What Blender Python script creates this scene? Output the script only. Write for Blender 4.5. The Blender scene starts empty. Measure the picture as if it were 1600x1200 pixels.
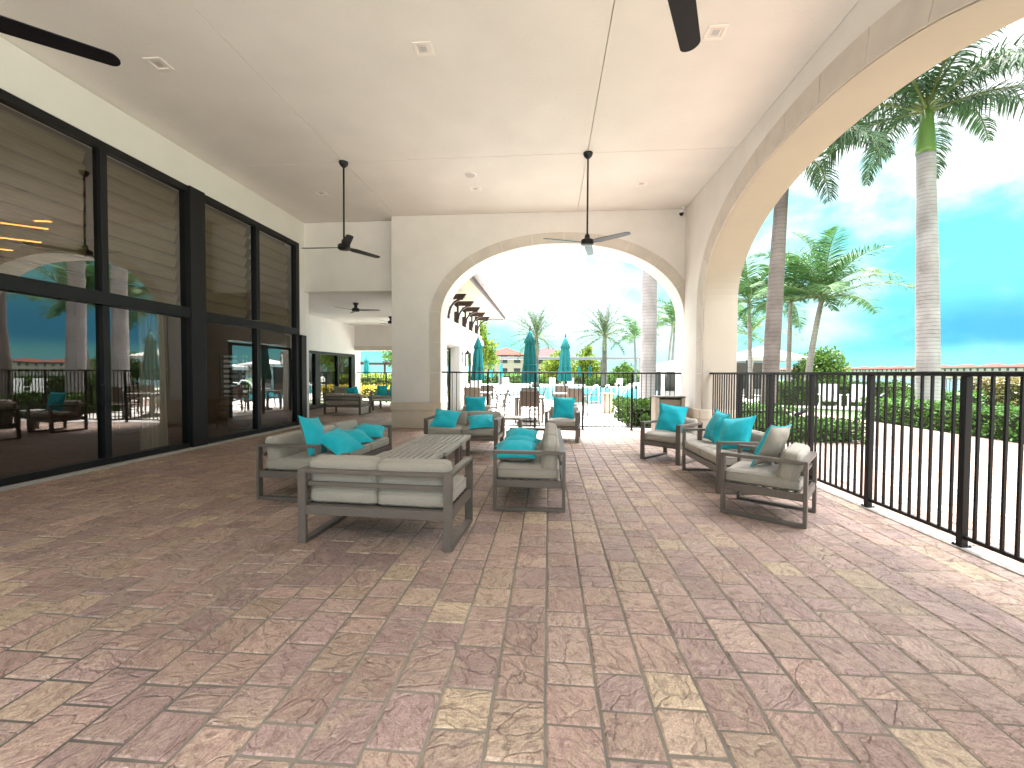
import bpy, bmesh, math, random
from mathutils import Vector, Matrix, Euler, noise as mnoise
R = math.radians
random.seed(11)
scene = bpy.context.scene
C = scene.collection

# ------------------------------------------------------------------ camera
cam_d = bpy.data.cameras.new("camera")
cam = bpy.data.objects.new("camera", cam_d)
C.objects.link(cam)
cam_d.sensor_width = 36.0
cam_d.lens = 677.0 / 1600 * 36
cam_d.clip_start = 0.05
cam_d.clip_end = 3000
_m = Matrix(((0.99646323, -0.00727431, 0.08371454), (0.08387188, 0.02501442, -0.99616253), (0.00515233, 0.99966062, 0.02553606)))
cam.matrix_world = Matrix.Translation((0, 0, 1.42)) @ _m.to_4x4()
scene.camera = cam

# ------------------------------------------------------------------ light
SUN_EL, SUN_AZ = 66.0, 10.0        # azimuth clockwise from +Y
scene.view_settings.view_transform = 'Standard'
scene.view_settings.look = 'None'
scene.view_settings.gamma = 1.0
scene.view_settings.exposure = 3.45
world = bpy.data.worlds.new("World")
scene.world = world
world.use_nodes = True
SKY_STRENGTH = 0.1


def build_world():
    nt = world.node_tree
    N, L = nt.nodes, nt.links
    N.clear()
    out = N.new('ShaderNodeOutputWorld')
    bg = N.new('ShaderNodeBackground')
    bg.inputs['Strength'].default_value = SKY_STRENGTH
    L.new(bg.outputs[0], out.inputs[0])
    sky = N.new('ShaderNodeTexSky')
    sky.sky_type = 'NISHITA'
    sky.sun_disc = False
    sky.sun_elevation = R(SUN_EL)
    sky.sun_rotation = R(SUN_AZ)
    sky.air_density = 1.0
    sky.dust_density = 1.0
    sky.ozone_density = 1.0

    def math_(op, a, b=None, clamp=False):
        n = N.new('ShaderNodeMath')
        n.operation = op
        n.use_clamp = clamp
        for i, x in enumerate((a, b)):
            if x is None:
                continue
            if isinstance(x, (int, float)):
                n.inputs[i].default_value = x
            else:
                L.new(x, n.inputs[i])
        return n.outputs[0]

    def mix(fac, a, b, blend='MIX'):
        n = N.new('ShaderNodeMix')
        n.data_type = 'RGBA'
        n.blend_type = blend
        for sock, x in ((n.inputs[0], fac), (n.inputs[6], a), (n.inputs[7], b)):
            if isinstance(x, (int, float)):
                sock.default_value = x
            elif isinstance(x, tuple):
                sock.default_value = (*x, 1)
            else:
                L.new(x, sock)
        return n.outputs[2]

    def ramp(x, lo, hi):
        n = N.new('ShaderNodeMapRange')
        n.interpolation_type = 'SMOOTHSTEP'
        L.new(x, n.inputs[0])
        n.inputs[1].default_value = lo
        n.inputs[2].default_value = hi
        return n.outputs[0]

    tc = N.new('ShaderNodeTexCoord')
    sep = N.new('ShaderNodeSeparateXYZ')
    L.new(tc.outputs['Generated'], sep.inputs[0])
    x, y, z = sep.outputs
    zc = math_('MAXIMUM', z, 0.0)
    # clouds live in direction space, flattened a little
    comb = N.new('ShaderNodeCombineXYZ')
    L.new(x, comb.inputs[0])
    L.new(y, comb.inputs[1])
    L.new(math_('MULTIPLY', z, 1.5), comb.inputs[2])

    def fbm(vec, scale, detail, dist, off):
        mp = N.new('ShaderNodeMapping')
        mp.inputs['Location'].default_value = off
        L.new(vec, mp.inputs[0])
        n = N.new('ShaderNodeTexNoise')
        n.inputs['Scale'].default_value = scale
        n.inputs['Detail'].default_value = detail
        n.inputs['Roughness'].default_value = 0.55
        n.inputs['Distortion'].default_value = dist
        L.new(mp.outputs[0], n.inputs['Vector'])
        return n.outputs['Fac']

    cl = fbm(comb.outputs[0], 2.6, 9, 0.1, (3.1, 0.4, 0))
    # thicker towards the zenith, where the day was bright and milky
    cl2 = math_('ADD', cl, math_('MULTIPLY', zc, 0.30))
    mask = ramp(cl2, 0.455, 0.66)
    # the sky itself: clear blue green air, deeper towards the horizon
    base = mix(1.0, sky.outputs[0], (0.075, 0.30, 0.27), 'MULTIPLY')
    base = mix(0.65, base, (0.62, 2.05, 2.12))
    # deep blue shower clouds lying low on the horizon
    low = fbm(comb.outputs[0], 2.2, 6, 0.3, (8.3, 2.0, 1.0))
    band = math_('MULTIPLY', ramp(z, 0.025, 0.06), math_('SUBTRACT', 1.0, ramp(z, 0.08, 0.16)))
    east = ramp(x, 0.30, 0.55)
    storm = math_('MULTIPLY', math_('MULTIPLY', band, east), ramp(low, 0.30, 0.52))
    base = mix(math_('MULTIPLY', storm, 0.9), base, (0.20, 1.02, 1.70))
    white = mix(ramp(zc, 0.0, 0.35), (1.5, 2.2, 2.25), (2.7, 2.8, 2.8))
    mask2 = math_('MULTIPLY', mask, math_('SUBTRACT', 1.0, math_('MULTIPLY', storm, 0.9)))
    col = mix(mask2, base, white)
    # pale strip of light just above the horizon
    hz = math_('SUBTRACT', 1.0, ramp(z, 0.0, 0.06))
    col = mix(math_('MULTIPLY', hz, 0.6), col, (1.0, 2.1, 2.3))
    col = mix(1.0, col, (0.56, 0.56, 0.56), 'MULTIPLY')
    # bright neutral overcast added overhead, out of view, to light the covered patio
    col = mix(ramp(z, 0.46, 0.72), col, (12.8, 13.0, 13.4))
    L.new(col, bg.inputs['Color'])


build_world()
sun_d = bpy.data.lights.new("sun", 'SUN')
sun_d.energy = 3.4
sun_d.angle = R(22)
sun_d.color = (1.0, 0.98, 0.95)
sun = bpy.data.objects.new("sun", sun_d)
C.objects.link(sun)
_sd = Vector((math.sin(R(SUN_AZ)) * math.cos(R(SUN_EL)), math.cos(R(SUN_AZ)) * math.cos(R(SUN_EL)), math.sin(R(SUN_EL))))
sun.rotation_euler = _sd.to_track_quat('Z', 'Y').to_euler()
sun.location = _sd * 60
scene.render.engine = 'CYCLES'
scene.cycles.max_bounces = 12
scene.cycles.diffuse_bounces = 6
scene.cycles.transparent_max_bounces = 16
scene.cycles.caustics_reflective = False
scene.cycles.caustics_refractive = False
scene.cycles.sample_clamp_indirect = 6
try:
    scene.cycles.use_denoising = True
    scene.cycles.denoiser = 'OPENIMAGEDENOISE'
except Exception:
    pass

# ------------------------------------------------------------------ materials
MATS = {}


def material(name, color, rough=0.6, metal=0.0, var=0.0, vscale=4.0, bump=0.0, bscale=60.0, color2=None, spec=0.5,
             coord='Object', stretch=(1, 1, 1), island=0.0, transl=0.0, sheen=0.0, bdetail=4.0):
    if name in MATS:
        return MATS[name]
    m = bpy.data.materials.new(name)
    m.use_nodes = True
    nt = m.node_tree
    N, L = nt.nodes, nt.links
    b = N['Principled BSDF']
    b.inputs['Base Color'].default_value = (*color, 1)
    b.inputs['Roughness'].default_value = rough
    b.inputs['Metallic'].default_value = metal
    b.inputs['Specular IOR Level'].default_value = spec
    if sheen:
        b.inputs['Sheen Weight'].default_value = sheen
    tc = N.new('ShaderNodeTexCoord')
    mp = N.new('ShaderNodeMapping')
    mp.inputs['Scale'].default_value = stretch
    L.new(tc.outputs[coord], mp.inputs[0])
    src = None
    if var or color2:
        n = N.new('ShaderNodeTexNoise')
        n.inputs['Scale'].default_value = vscale
        n.inputs['Detail'].default_value = 6
        L.new(mp.outputs[0], n.inputs['Vector'])
        mr = N.new('ShaderNodeMapRange')
        L.new(n.outputs['Fac'], mr.inputs[0])
        mr.inputs[1].default_value = 0.3
        mr.inputs[2].default_value = 0.7
        mx = N.new('ShaderNodeMix')
        mx.data_type = 'RGBA'
        c2 = color2 or tuple(c * (1 - var) for c in color)
        mx.inputs[6].default_value = (*color, 1)
        mx.inputs[7].default_value = (*c2, 1)
        L.new(mr.outputs[0], mx.inputs[0])
        src = mx.outputs[2]
    if island:
        g = N.new('ShaderNodeNewGeometry')
        mr = N.new('ShaderNodeMapRange')
        L.new(g.outputs['Random Per Island'], mr.inputs[0])
        mr.inputs[3].default_value = 1 - island
        mr.inputs[4].default_value = 1 + island
        mx = N.new('ShaderNodeMix')
        mx.data_type = 'RGBA'
        mx.blend_type = 'MULTIPLY'
        mx.inputs[0].default_value = 1
        if src:
            L.new(src, mx.inputs[6])
        else:
            mx.inputs[6].default_value = (*color, 1)
        L.new(mr.outputs[0], mx.inputs[7])
        src = mx.outputs[2]
    if src:
        L.new(src, b.inputs['Base Color'])
    if bump:
        n = N.new('ShaderNodeTexNoise')
        n.inputs['Scale'].default_value = bscale
        n.inputs['Detail'].default_value = bdetail
        L.new(mp.outputs[0], n.inputs['Vector'])
        bp = N.new('ShaderNodeBump')
        bp.inputs['Strength'].default_value = bump
        bp.inputs['Distance'].default_value = 0.01
        L.new(n.outputs['Fac'], bp.inputs['Height'])
        L.new(bp.outputs[0], b.inputs['Normal'])
    if transl:
        t = N.new('ShaderNodeBsdfTranslucent')
        if src:
            L.new(src, t.inputs[0])
        else:
            t.inputs[0].default_value = (*color, 1)
        ms = N.new('ShaderNodeMixShader')
        ms.inputs[0].default_value = transl
        L.new(b.outputs[0], ms.inputs[1])
        L.new(t.outputs[0], ms.inputs[2])
        L.new(ms.outputs[0], N['Material Output'].inputs[0])
    MATS[name] = m
    return m


def glass_mat(name, tint, refl):
    m = bpy.data.materials.new(name)
    m.use_nodes = True
    nt = m.node_tree
    N, L = nt.nodes, nt.links
    N.remove(N['Principled BSDF'])
    t = N.new('ShaderNodeBsdfTransparent')
    t.inputs[0].default_value = (*tint, 1)
    g = N.new('ShaderNodeBsdfGlossy')
    g.inputs['Roughness'].default_value = 0.0
    g.inputs[0].default_value = (0.92, 0.90, 0.88, 1)
    nz = N.new('ShaderNodeTexNoise')
    nz.inputs['Scale'].default_value = 0.9
    nz.inputs['Detail'].default_value = 1
    tcg = N.new('ShaderNodeTexCoord')
    L.new(tcg.outputs['Object'], nz.inputs['Vector'])
    bg_ = N.new('ShaderNodeBump')
    bg_.inputs['Strength'].default_value = 0.10
    bg_.inputs['Distance'].default_value = 0.02
    L.new(nz.outputs['Fac'], bg_.inputs['Height'])
    L.new(bg_.outputs[0], g.inputs['Normal'])
    fr = N.new('ShaderNodeFresnel')
    fr.inputs[0].default_value = 1.5
    ad = N.new('ShaderNodeMath')
    ad.operation = 'ADD'
    ad.inputs[1].default_value = refl
    ad.use_clamp = True
    L.new(fr.outputs[0], ad.inputs[0])
    ms = N.new('ShaderNodeMixShader')
    L.new(ad.outputs[0], ms.inputs[0])
    L.new(t.outputs[0], ms.inputs[1])
    L.new(g.outputs[0], ms.inputs[2])
    L.new(ms.outputs[0], N['Material Output'].inputs[0])
    MATS[name] = m
    return m


def emit_mat(name, col, s):
    m = bpy.data.materials.new(name)
    m.use_nodes = True
    b = m.node_tree.nodes['Principled BSDF']
    b.inputs['Base Color'].default_value = (*col, 1)
    b.inputs['Emission Color'].default_value = (*col, 1)
    b.inputs['Emission Strength'].default_value = s
    MATS[name] = m
    return m


def paver_mat(name, gain=1.0, rough=0.55):
    m = bpy.data.materials.new(name)
    m.use_nodes = True
    nt = m.node_tree
    N, L = nt.nodes, nt.links
    b = N['Principled BSDF']
    a = N.new('ShaderNodeAttribute')
    a.attribute_name = 'pcol'
    a2 = N.new('ShaderNodeAttribute')
    a2.attribute_name = 'prnd'
    tc = N.new('ShaderNodeTexCoord')
    ad = N.new('ShaderNodeVectorMath')
    ad.operation = 'MULTIPLY_ADD'
    L.new(a2.outputs['Color'], ad.inputs[0])
    ad.inputs[1].default_value = (30, 30, 30)
    L.new(tc.outputs['Object'], ad.inputs[2])
    vr = N.new('ShaderNodeVectorRotate')
    vr.rotation_type = 'Z_AXIS'
    an = N.new('ShaderNodeMath')
    an.operation = 'MULTIPLY'
    L.new(a2.outputs['Fac'], an.inputs[0])
    an.inputs[1].default_value = 12.0
    L.new(an.outputs[0], vr.inputs['Angle'])
    L.new(ad.outputs[0], vr.inputs['Vector'])
    mp = N.new('ShaderNodeMapping')
    mp.inputs['Scale'].default_value = (1.0, 1.7, 1)
    L.new(vr.outputs[0], mp.inputs[0])

    def noise(s, d, dist=0.0, vec=mp.outputs[0], rough=0.6):
        n = N.new('ShaderNodeTexNoise')
        n.inputs['Scale'].default_value = s
        n.inputs['Detail'].default_value = d
        n.inputs['Distortion'].default_value = dist
        n.inputs['Roughness'].default_value = rough
        L.new(vec, n.inputs['Vector'])
        return n.outputs['Fac']

    def mixc(fac, A, B, blend='MIX'):
        n = N.new('ShaderNodeMix')
        n.data_type = 'RGBA'
        n.blend_type = blend
        for s, v in ((n.inputs[0], fac), (n.inputs[6], A), (n.inputs[7], B)):
            if isinstance(v, float):
                s.default_value = v
            elif isinstance(v, tuple):
                s.default_value = (*v, 1)
            else:
                L.new(v, s)
        return n.outputs[2]

    def rng(x, lo, hi, a0=0.0, a1=1.0):
        n = N.new('ShaderNodeMapRange')
        L.new(x, n.inputs[0])
        for i, v in enumerate((lo, hi, a0, a1)):
            n.inputs[i + 1].default_value = v
        return n.outputs[0]

    n1 = noise(4.5, 6, 1.2)
    n2 = noise(9, 8, 2.2, rough=0.62)
    n3 = noise(110, 5, 0.2, tc.outputs['Object'])
    stain = noise(0.5, 4, 0.3, tc.outputs['Object'])
    c = mixc(rng(n1, 0.48, 0.68, 0.0, 0.7), a.outputs['Color'], (0.39 * gain, 0.295 * gain, 0.21 * gain))
    c = mixc(rng(n2, 0.48, 0.68, 0.0, 0.72), c, (0.135 * gain, 0.082 * gain, 0.072 * gain))
    c = mixc(1.0, c, rng(n3, 0.3, 0.7, 0.62, 1.30), 'MULTIPLY')
    c = mixc(1.0, c, rng(stain, 0.35, 0.65, 0.88, 1.06), 'MULTIPLY')
    L.new(c, b.inputs['Base Color'])
    L.new(rng(n2, 0.3, 0.7, rough - 0.08, rough + 0.14), b.inputs['Roughness'])
    # slate riven surface: ridged layers
    w = N.new('ShaderNodeTexVoronoi')
    w.feature = 'DISTANCE_TO_EDGE'
    w.inputs['Scale'].default_value = 2.4
    dv = N.new('ShaderNodeVectorMath')
    dv.operation = 'MULTIPLY_ADD'
    nc = N.new('ShaderNodeTexNoise')
    nc.inputs['Scale'].default_value = 5
    nc.inputs['Detail'].default_value = 5
    L.new(mp.outputs[0], nc.inputs['Vector'])
    L.new(nc.outputs['Color'], dv.inputs[0])
    dv.inputs[1].default_value = (0.22, 0.22, 0.22)
    L.new(mp.outputs[0], dv.inputs[2])
    L.new(dv.outputs[0], w.inputs['Vector'])
    crack = rng(w.outputs['Distance'], 0.0, 0.028)
    gate = rng(noise(1.7, 2, 0.0, ad.outputs[0]), 0.54, 0.64, 0.0, 0.42)
    inv = rng(crack, 0.0, 1.0, 1.0, 0.0)
    mm = N.new('ShaderNodeMath')
    mm.operation = 'MULTIPLY'
    L.new(gate, mm.inputs[0])
    L.new(inv, mm.inputs[1])
    c = mixc(mm.outputs[0], c, (0.07 * gain, 0.05 * gain, 0.045 * gain))
    L.new(c, b.inputs['Base Color'])
    hsum = N.new('ShaderNodeMath')
    hsum.operation = 'MULTIPLY_ADD'
    L.new(n2, hsum.inputs[0])
    hsum.inputs[1].default_value = 1.0
    m2 = N.new('ShaderNodeMath')
    m2.operation = 'MULTIPLY'
    L.new(crack, m2.inputs[0])
    m2.inputs[1].default_value = 0.35
    L.new(m2.outputs[0], hsum.inputs[2])
    bp = N.new('ShaderNodeBump')
    bp.inputs['Strength'].default_value = 1.0
    bp.inputs['Distance'].default_value = 0.02
    L.new(hsum.outputs[0], bp.inputs['Height'])
    L.new(bp.outputs[0], b.inputs['Normal'])
    MATS[name] = m
    return m


STUCCO = material('stucco_wall', (0.74, 0.715, 0.675), 0.9, bump=0.55, bscale=22, var=0.09, vscale=1.6, bdetail=8)
STUCCO_W = material('stucco_white', (0.77, 0.76, 0.74), 0.9, bump=0.4, bscale=24, var=0.06, vscale=1.5, bdetail=8)
CEIL = material('ceiling_stucco', (0.80, 0.775, 0.73), 0.9, bump=0.5, bscale=26, var=0.08, vscale=1.1, bdetail=8)
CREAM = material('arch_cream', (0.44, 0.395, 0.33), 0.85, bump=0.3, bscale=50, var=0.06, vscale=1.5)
STONE = material('cast_stone', (0.61, 0.56, 0.495), 0.85, bump=0.25, bscale=80, var=0.14, vscale=3)
BLACK = material('black_aluminium', (0.007, 0.007, 0.008), 0.45, spec=0.3)
IRON = material('fence_black', (0.006, 0.006, 0.0068), 0.5, spec=0.28)
FANBLK = material('fan_black', (0.007, 0.007, 0.009), 0.4, spec=0.35)
TAUPE = material('taupe_metal', (0.150, 0.125, 0.107), 0.42, var=0.12, vscale=8)
TABLEW = material('table_slat', (0.40, 0.375, 0.34), 0.45, var=0.2, vscale=9, stretch=(8, 1, 1), bump=0.1, bscale=40)
CUSH = material('cushion_fabric', (0.45, 0.405, 0.35), 0.95, var=0.22, vscale=130, bump=0.5, bscale=420, sheen=0.2)
PIPE = material('cushion_piping', (0.38, 0.335, 0.27), 0.95)
TEAL = material('teal_fabric', (0.005, 0.50, 0.62), 0.9, var=0.12, vscale=9, bump=0.35, bscale=420, sheen=0.15)
TEALP = material('teal_piping', (0.02, 0.46, 0.54), 0.9)
PBACK = material('pillow_taupe', (0.36, 0.33, 0.28), 0.95, var=0.2, vscale=120, bump=0.4, bscale=420)
UMB = material('umbrella_canvas', (0.003, 0.16, 0.17), 0.9, var=0.15, vscale=3, bump=0.3, bscale=300)
DARKPOLE = material('dark_pole', (0.03, 0.026, 0.024), 0.4)
WHITE = material('white_paint', (0.78, 0.78, 0.76), 0.5)
OFFWHITE = material('offwhite_canvas', (0.42, 0.41, 0.39), 0.9)
PAVER = paver_mat('patio_paver', 1.15, 0.46)
PAVER_O = paver_mat('path_paver', 0.75, 0.8)
SAND = material('joint_sand', (0.30, 0.26, 0.205), 0.95, color2=(0.035, 0.03, 0.026), vscale=0.45, bump=0.4, bscale=300)
DECK = material('pool_deck_stone', (0.66, 0.62, 0.56), 0.8, var=0.15, vscale=2, bump=0.3, bscale=40)
GRASS = material('lawn_green', (0.06, 0.12, 0.025), 0.9, var=0.5, vscale=3)
LEAF_P = material('palm_leaf', (0.042, 0.095, 0.026), 0.6, spec=0.12, island=0.45, transl=0.22)
LEAF_R = material('royal_leaf', (0.036, 0.072, 0.030), 0.55, spec=0.2, island=0.5, transl=0.15)
LEAF_D = material('date_leaf', (0.040, 0.060, 0.022), 0.6, spec=0.15, island=0.35, transl=0.15)
LEAF_H = material('hedge_leaf', (0.06, 0.14, 0.022), 0.45, spec=0.3, island=0.65, transl=0.25)
LEAF_Y = material('lime_leaf', (0.11, 0.16, 0.014), 0.5, spec=0.2, island=0.5, transl=0.35)
LEAF_B = material('bush_leaf', (0.050, 0.105, 0.012), 0.5, spec=0.2, island=0.6, transl=0.25)
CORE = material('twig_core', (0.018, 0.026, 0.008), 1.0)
RACHIS = material('palm_rachis', (0.10, 0.12, 0.04), 0.6, spec=0.2)
SHAFT = material('crownshaft_green', (0.075, 0.15, 0.02), 0.4, var=0.25, vscale=3, stretch=(3, 3, 0.6))
WOODB = material('bracket_wood', (0.040, 0.013, 0.011), 0.6, var=0.3, vscale=10)
FASCIA = material('fascia_brown', (0.12, 0.075, 0.07), 0.6)
SOFFIT = material('soffit_cream', (0.50, 0.45, 0.34), 0.9)
ROOFT = material('clay_tile', (0.10, 0.034, 0.026), 0.9, spec=0.05, var=0.4, vscale=3, bump=0.6, bscale=8)
ROOFP = material('plum_tile', (0.06, 0.04, 0.042), 0.9, spec=0.05, var=0.3, vscale=3, bump=0.6, bscale=8)
HOUSEW = material('house_wall', (0.30, 0.26, 0.22), 0.9, spec=0.1, var=0.06)
DKWIN = material('dark_window', (0.03, 0.035, 0.04), 0.12)
GLASS = glass_mat('tinted_glass', (0.68, 0.67, 0.62), 0.125)
GLASS2 = glass_mat('lantern_glass', (0.9, 0.9, 0.88), 0.03)
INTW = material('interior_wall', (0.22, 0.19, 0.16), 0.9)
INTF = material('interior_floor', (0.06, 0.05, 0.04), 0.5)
CURT = material('curtain_linen', (0.80, 0.73, 0.62), 0.95, bump=0.2, bscale=200)
SLING = material('sling_mesh', (0.12, 0.09, 0.068), 0.8, var=0.25, vscale=150, bump=0.3, bscale=300)
WICK = material('woven_panel', (0.36, 0.29, 0.21), 0.8, var=0.35, vscale=90, stretch=(1, 1, 4), bump=0.6, bscale=120)
SPK = material('speaker_grille', (0.52, 0.52, 0.50), 0.7)
POOLT = material('pool_plaster', (0.10, 0.52, 0.60), 0.5, var=0.15, vscale=1)
LIT = emit_mat('warm_strip', (1.0, 0.40, 0.07), 2.6)


def trunk_mat(name, c1, c2, ring=7.0):
    m = bpy.data.materials.new(name)
    m.use_nodes = True
    nt = m.node_tree
    N, L = nt.nodes, nt.links
    b = N['Principled BSDF']
    b.inputs['Roughness'].default_value = 0.85
    tc = N.new('ShaderNodeTexCoord')
    n = N.new('ShaderNodeTexNoise')
    n.inputs['Scale'].default_value = 1.6
    n.inputs['Detail'].default_value = 9
    mp = N.new('ShaderNodeMapping')
    mp.inputs['Scale'].default_value = (1.0, 1.0, 0.8)
    L.new(tc.outputs['Object'], mp.inputs[0])
    L.new(mp.outputs[0], n.inputs['Vector'])
    wv = N.new('ShaderNodeTexWave')
    wv.wave_type = 'BANDS'
    wv.bands_direction = 'Z'
    wv.wave_profile = 'SAW'
    wv.inputs['Scale'].default_value = ring * 0.314
    wv.inputs['Distortion'].default_value = 1.1
    wv.inputs['Detail'].default_value = 2
    wv.inputs['Detail Scale'].default_value = 1.4
    L.new(tc.outputs['Object'], wv.inputs['Vector'])
    cr = N.new('ShaderNodeValToRGB')
    cr.color_ramp.elements[0].position = 0.0
    cr.color_ramp.elements[0].color = (0.35, 0.33, 0.31, 1)
    cr.color_ramp.elements[1].position = 0.13
    cr.color_ramp.elements[1].color = (1, 1, 1, 1)
    L.new(wv.outputs['Fac'], cr.inputs[0])
    mr = N.new('ShaderNodeMapRange')
    mr.inputs[1].default_value = 0.36
    mr.inputs[2].default_value = 0.66
    L.new(n.outputs['Fac'], mr.inputs[0])
    mx = N.new('ShaderNodeMix')
    mx.data_type = 'RGBA'
    mx.inputs[6].default_value = (*c1, 1)
    mx.inputs[7].default_value = (*c2, 1)
    L.new(mr.outputs[0], mx.inputs[0])
    mu = N.new('ShaderNodeMix')
    mu.data_type = 'RGBA'
    mu.blend_type = 'MULTIPLY'
    mu.inputs[0].default_value = 1
    L.new(mx.outputs[2], mu.inputs[6])
    L.new(cr.outputs[0], mu.inputs[7])
    L.new(mu.outputs[2], b.inputs['Base Color'])
    bp = N.new('ShaderNodeBump')
    bp.inputs['Strength'].default_value = 0.6
    bp.inputs['Distance'].default_value = 0.02
    L.new(cr.outputs[0], bp.inputs['Height'])
    L.new(bp.outputs[0], b.inputs['Normal'])
    MATS[name] = m
    return m


TRUNK_R = trunk_mat('royal_trunk', (0.29, 0.27, 0.265), (0.19, 0.17, 0.165), 9.0)
TRUNK_B = trunk_mat('brown_trunk', (0.15, 0.123, 0.108), (0.085, 0.066, 0.058), 8.0)
TRUNK_C = trunk_mat('coco_trunk', (0.22, 0.20, 0.175), (0.14, 0.12, 0.105), 6.0)
TRUNK_D = trunk_mat('date_trunk', (0.11, 0.085, 0.06), (0.06, 0.045, 0.03), 12.0)


def blind_mat():
    m = bpy.data.materials.new('blind_weave')
    m.use_nodes = True
    nt = m.node_tree
    N, L = nt.nodes, nt.links
    b = N['Principled BSDF']
    # woven grass, with the shadow of each fold painted in as a dark line
    tc = N.new('ShaderNodeTexCoord')
    sp = N.new('ShaderNodeSeparateXYZ')
    L.new(tc.outputs['Object'], sp.inputs[0])

    def mth(op, x, v):
        n_ = N.new('ShaderNodeMath')
        n_.operation = op
        L.new(x, n_.inputs[0])
        n_.inputs[1].default_value = v
        return n_.outputs[0]
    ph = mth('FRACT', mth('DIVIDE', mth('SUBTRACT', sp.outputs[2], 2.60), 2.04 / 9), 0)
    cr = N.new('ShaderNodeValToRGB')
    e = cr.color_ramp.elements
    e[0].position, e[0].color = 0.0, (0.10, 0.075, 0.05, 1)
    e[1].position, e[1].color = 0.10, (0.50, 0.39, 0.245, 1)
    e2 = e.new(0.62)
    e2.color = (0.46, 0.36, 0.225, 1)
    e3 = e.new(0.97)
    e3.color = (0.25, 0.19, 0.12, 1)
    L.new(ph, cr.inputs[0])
    nz_ = N.new('ShaderNodeTexNoise')
    nz_.inputs['Scale'].default_value = 6
    nz_.inputs['Detail'].default_value = 6
    mp = N.new('ShaderNodeMapping')
    mp.inputs['Scale'].default_value = (1, 0.6, 26)
    L.new(tc.outputs['Object'], mp.inputs[0])
    L.new(mp.outputs[0], nz_.inputs['Vector'])
    mr = N.new('ShaderNodeMapRange')
    L.new(nz_.outputs['Fac'], mr.inputs[0])
    mr.inputs[1].default_value = 0.3
    mr.inputs[2].default_value = 0.7
    mr.inputs[3].default_value = 0.7
    mr.inputs[4].default_value = 1.2
    mx = N.new('ShaderNodeMix')
    mx.data_type = 'RGBA'
    mx.blend_type = 'MULTIPLY'
    mx.inputs[0].default_value = 1
    L.new(cr.outputs[0], mx.inputs[6])
    L.new(mr.outputs[0], mx.inputs[7])
    L.new(mx.outputs[2], b.inputs['Base Color'])
    b.inputs['Roughness'].default_value = 0.9
    t = N.new('ShaderNodeBsdfTransparent')
    ms = N.new('ShaderNodeMixShader')
    ms.inputs[0].default_value = 0.14
    L.new(b.outputs[0], ms.inputs[1])
    L.new(t.outputs[0], ms.inputs[2])
    L.new(ms.outputs[0], N['Material Output'].inputs[0])
    return m


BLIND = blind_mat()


def water_mat(name, col, wave, rough=0.06):
    m = material(name, col, rough, spec=0.28)
    nt = m.node_tree
    N, L = nt.nodes, nt.links
    b = N['Principled BSDF']
    tc = N.new('ShaderNodeTexCoord')
    n = N.new('ShaderNodeTexNoise')
    n.inputs['Scale'].default_value = wave
    n.inputs['Detail'].default_value = 3
    L.new(tc.outputs['Object'], n.inputs['Vector'])
    bp = N.new('ShaderNodeBump')
    bp.inputs['Strength'].default_value = 0.5
    bp.inputs['Distance'].default_value = 0.15
    L.new(n.outputs['Fac'], bp.inputs['Height'])
    L.new(bp.outputs[0], b.inputs['Normal'])
    return m


POOLW = water_mat('pool_water', (0.008, 0.20, 0.235), 2.2)
LAKEW = water_mat('lake_water', (0.07, 0.13, 0.17), 0.5)


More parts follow.
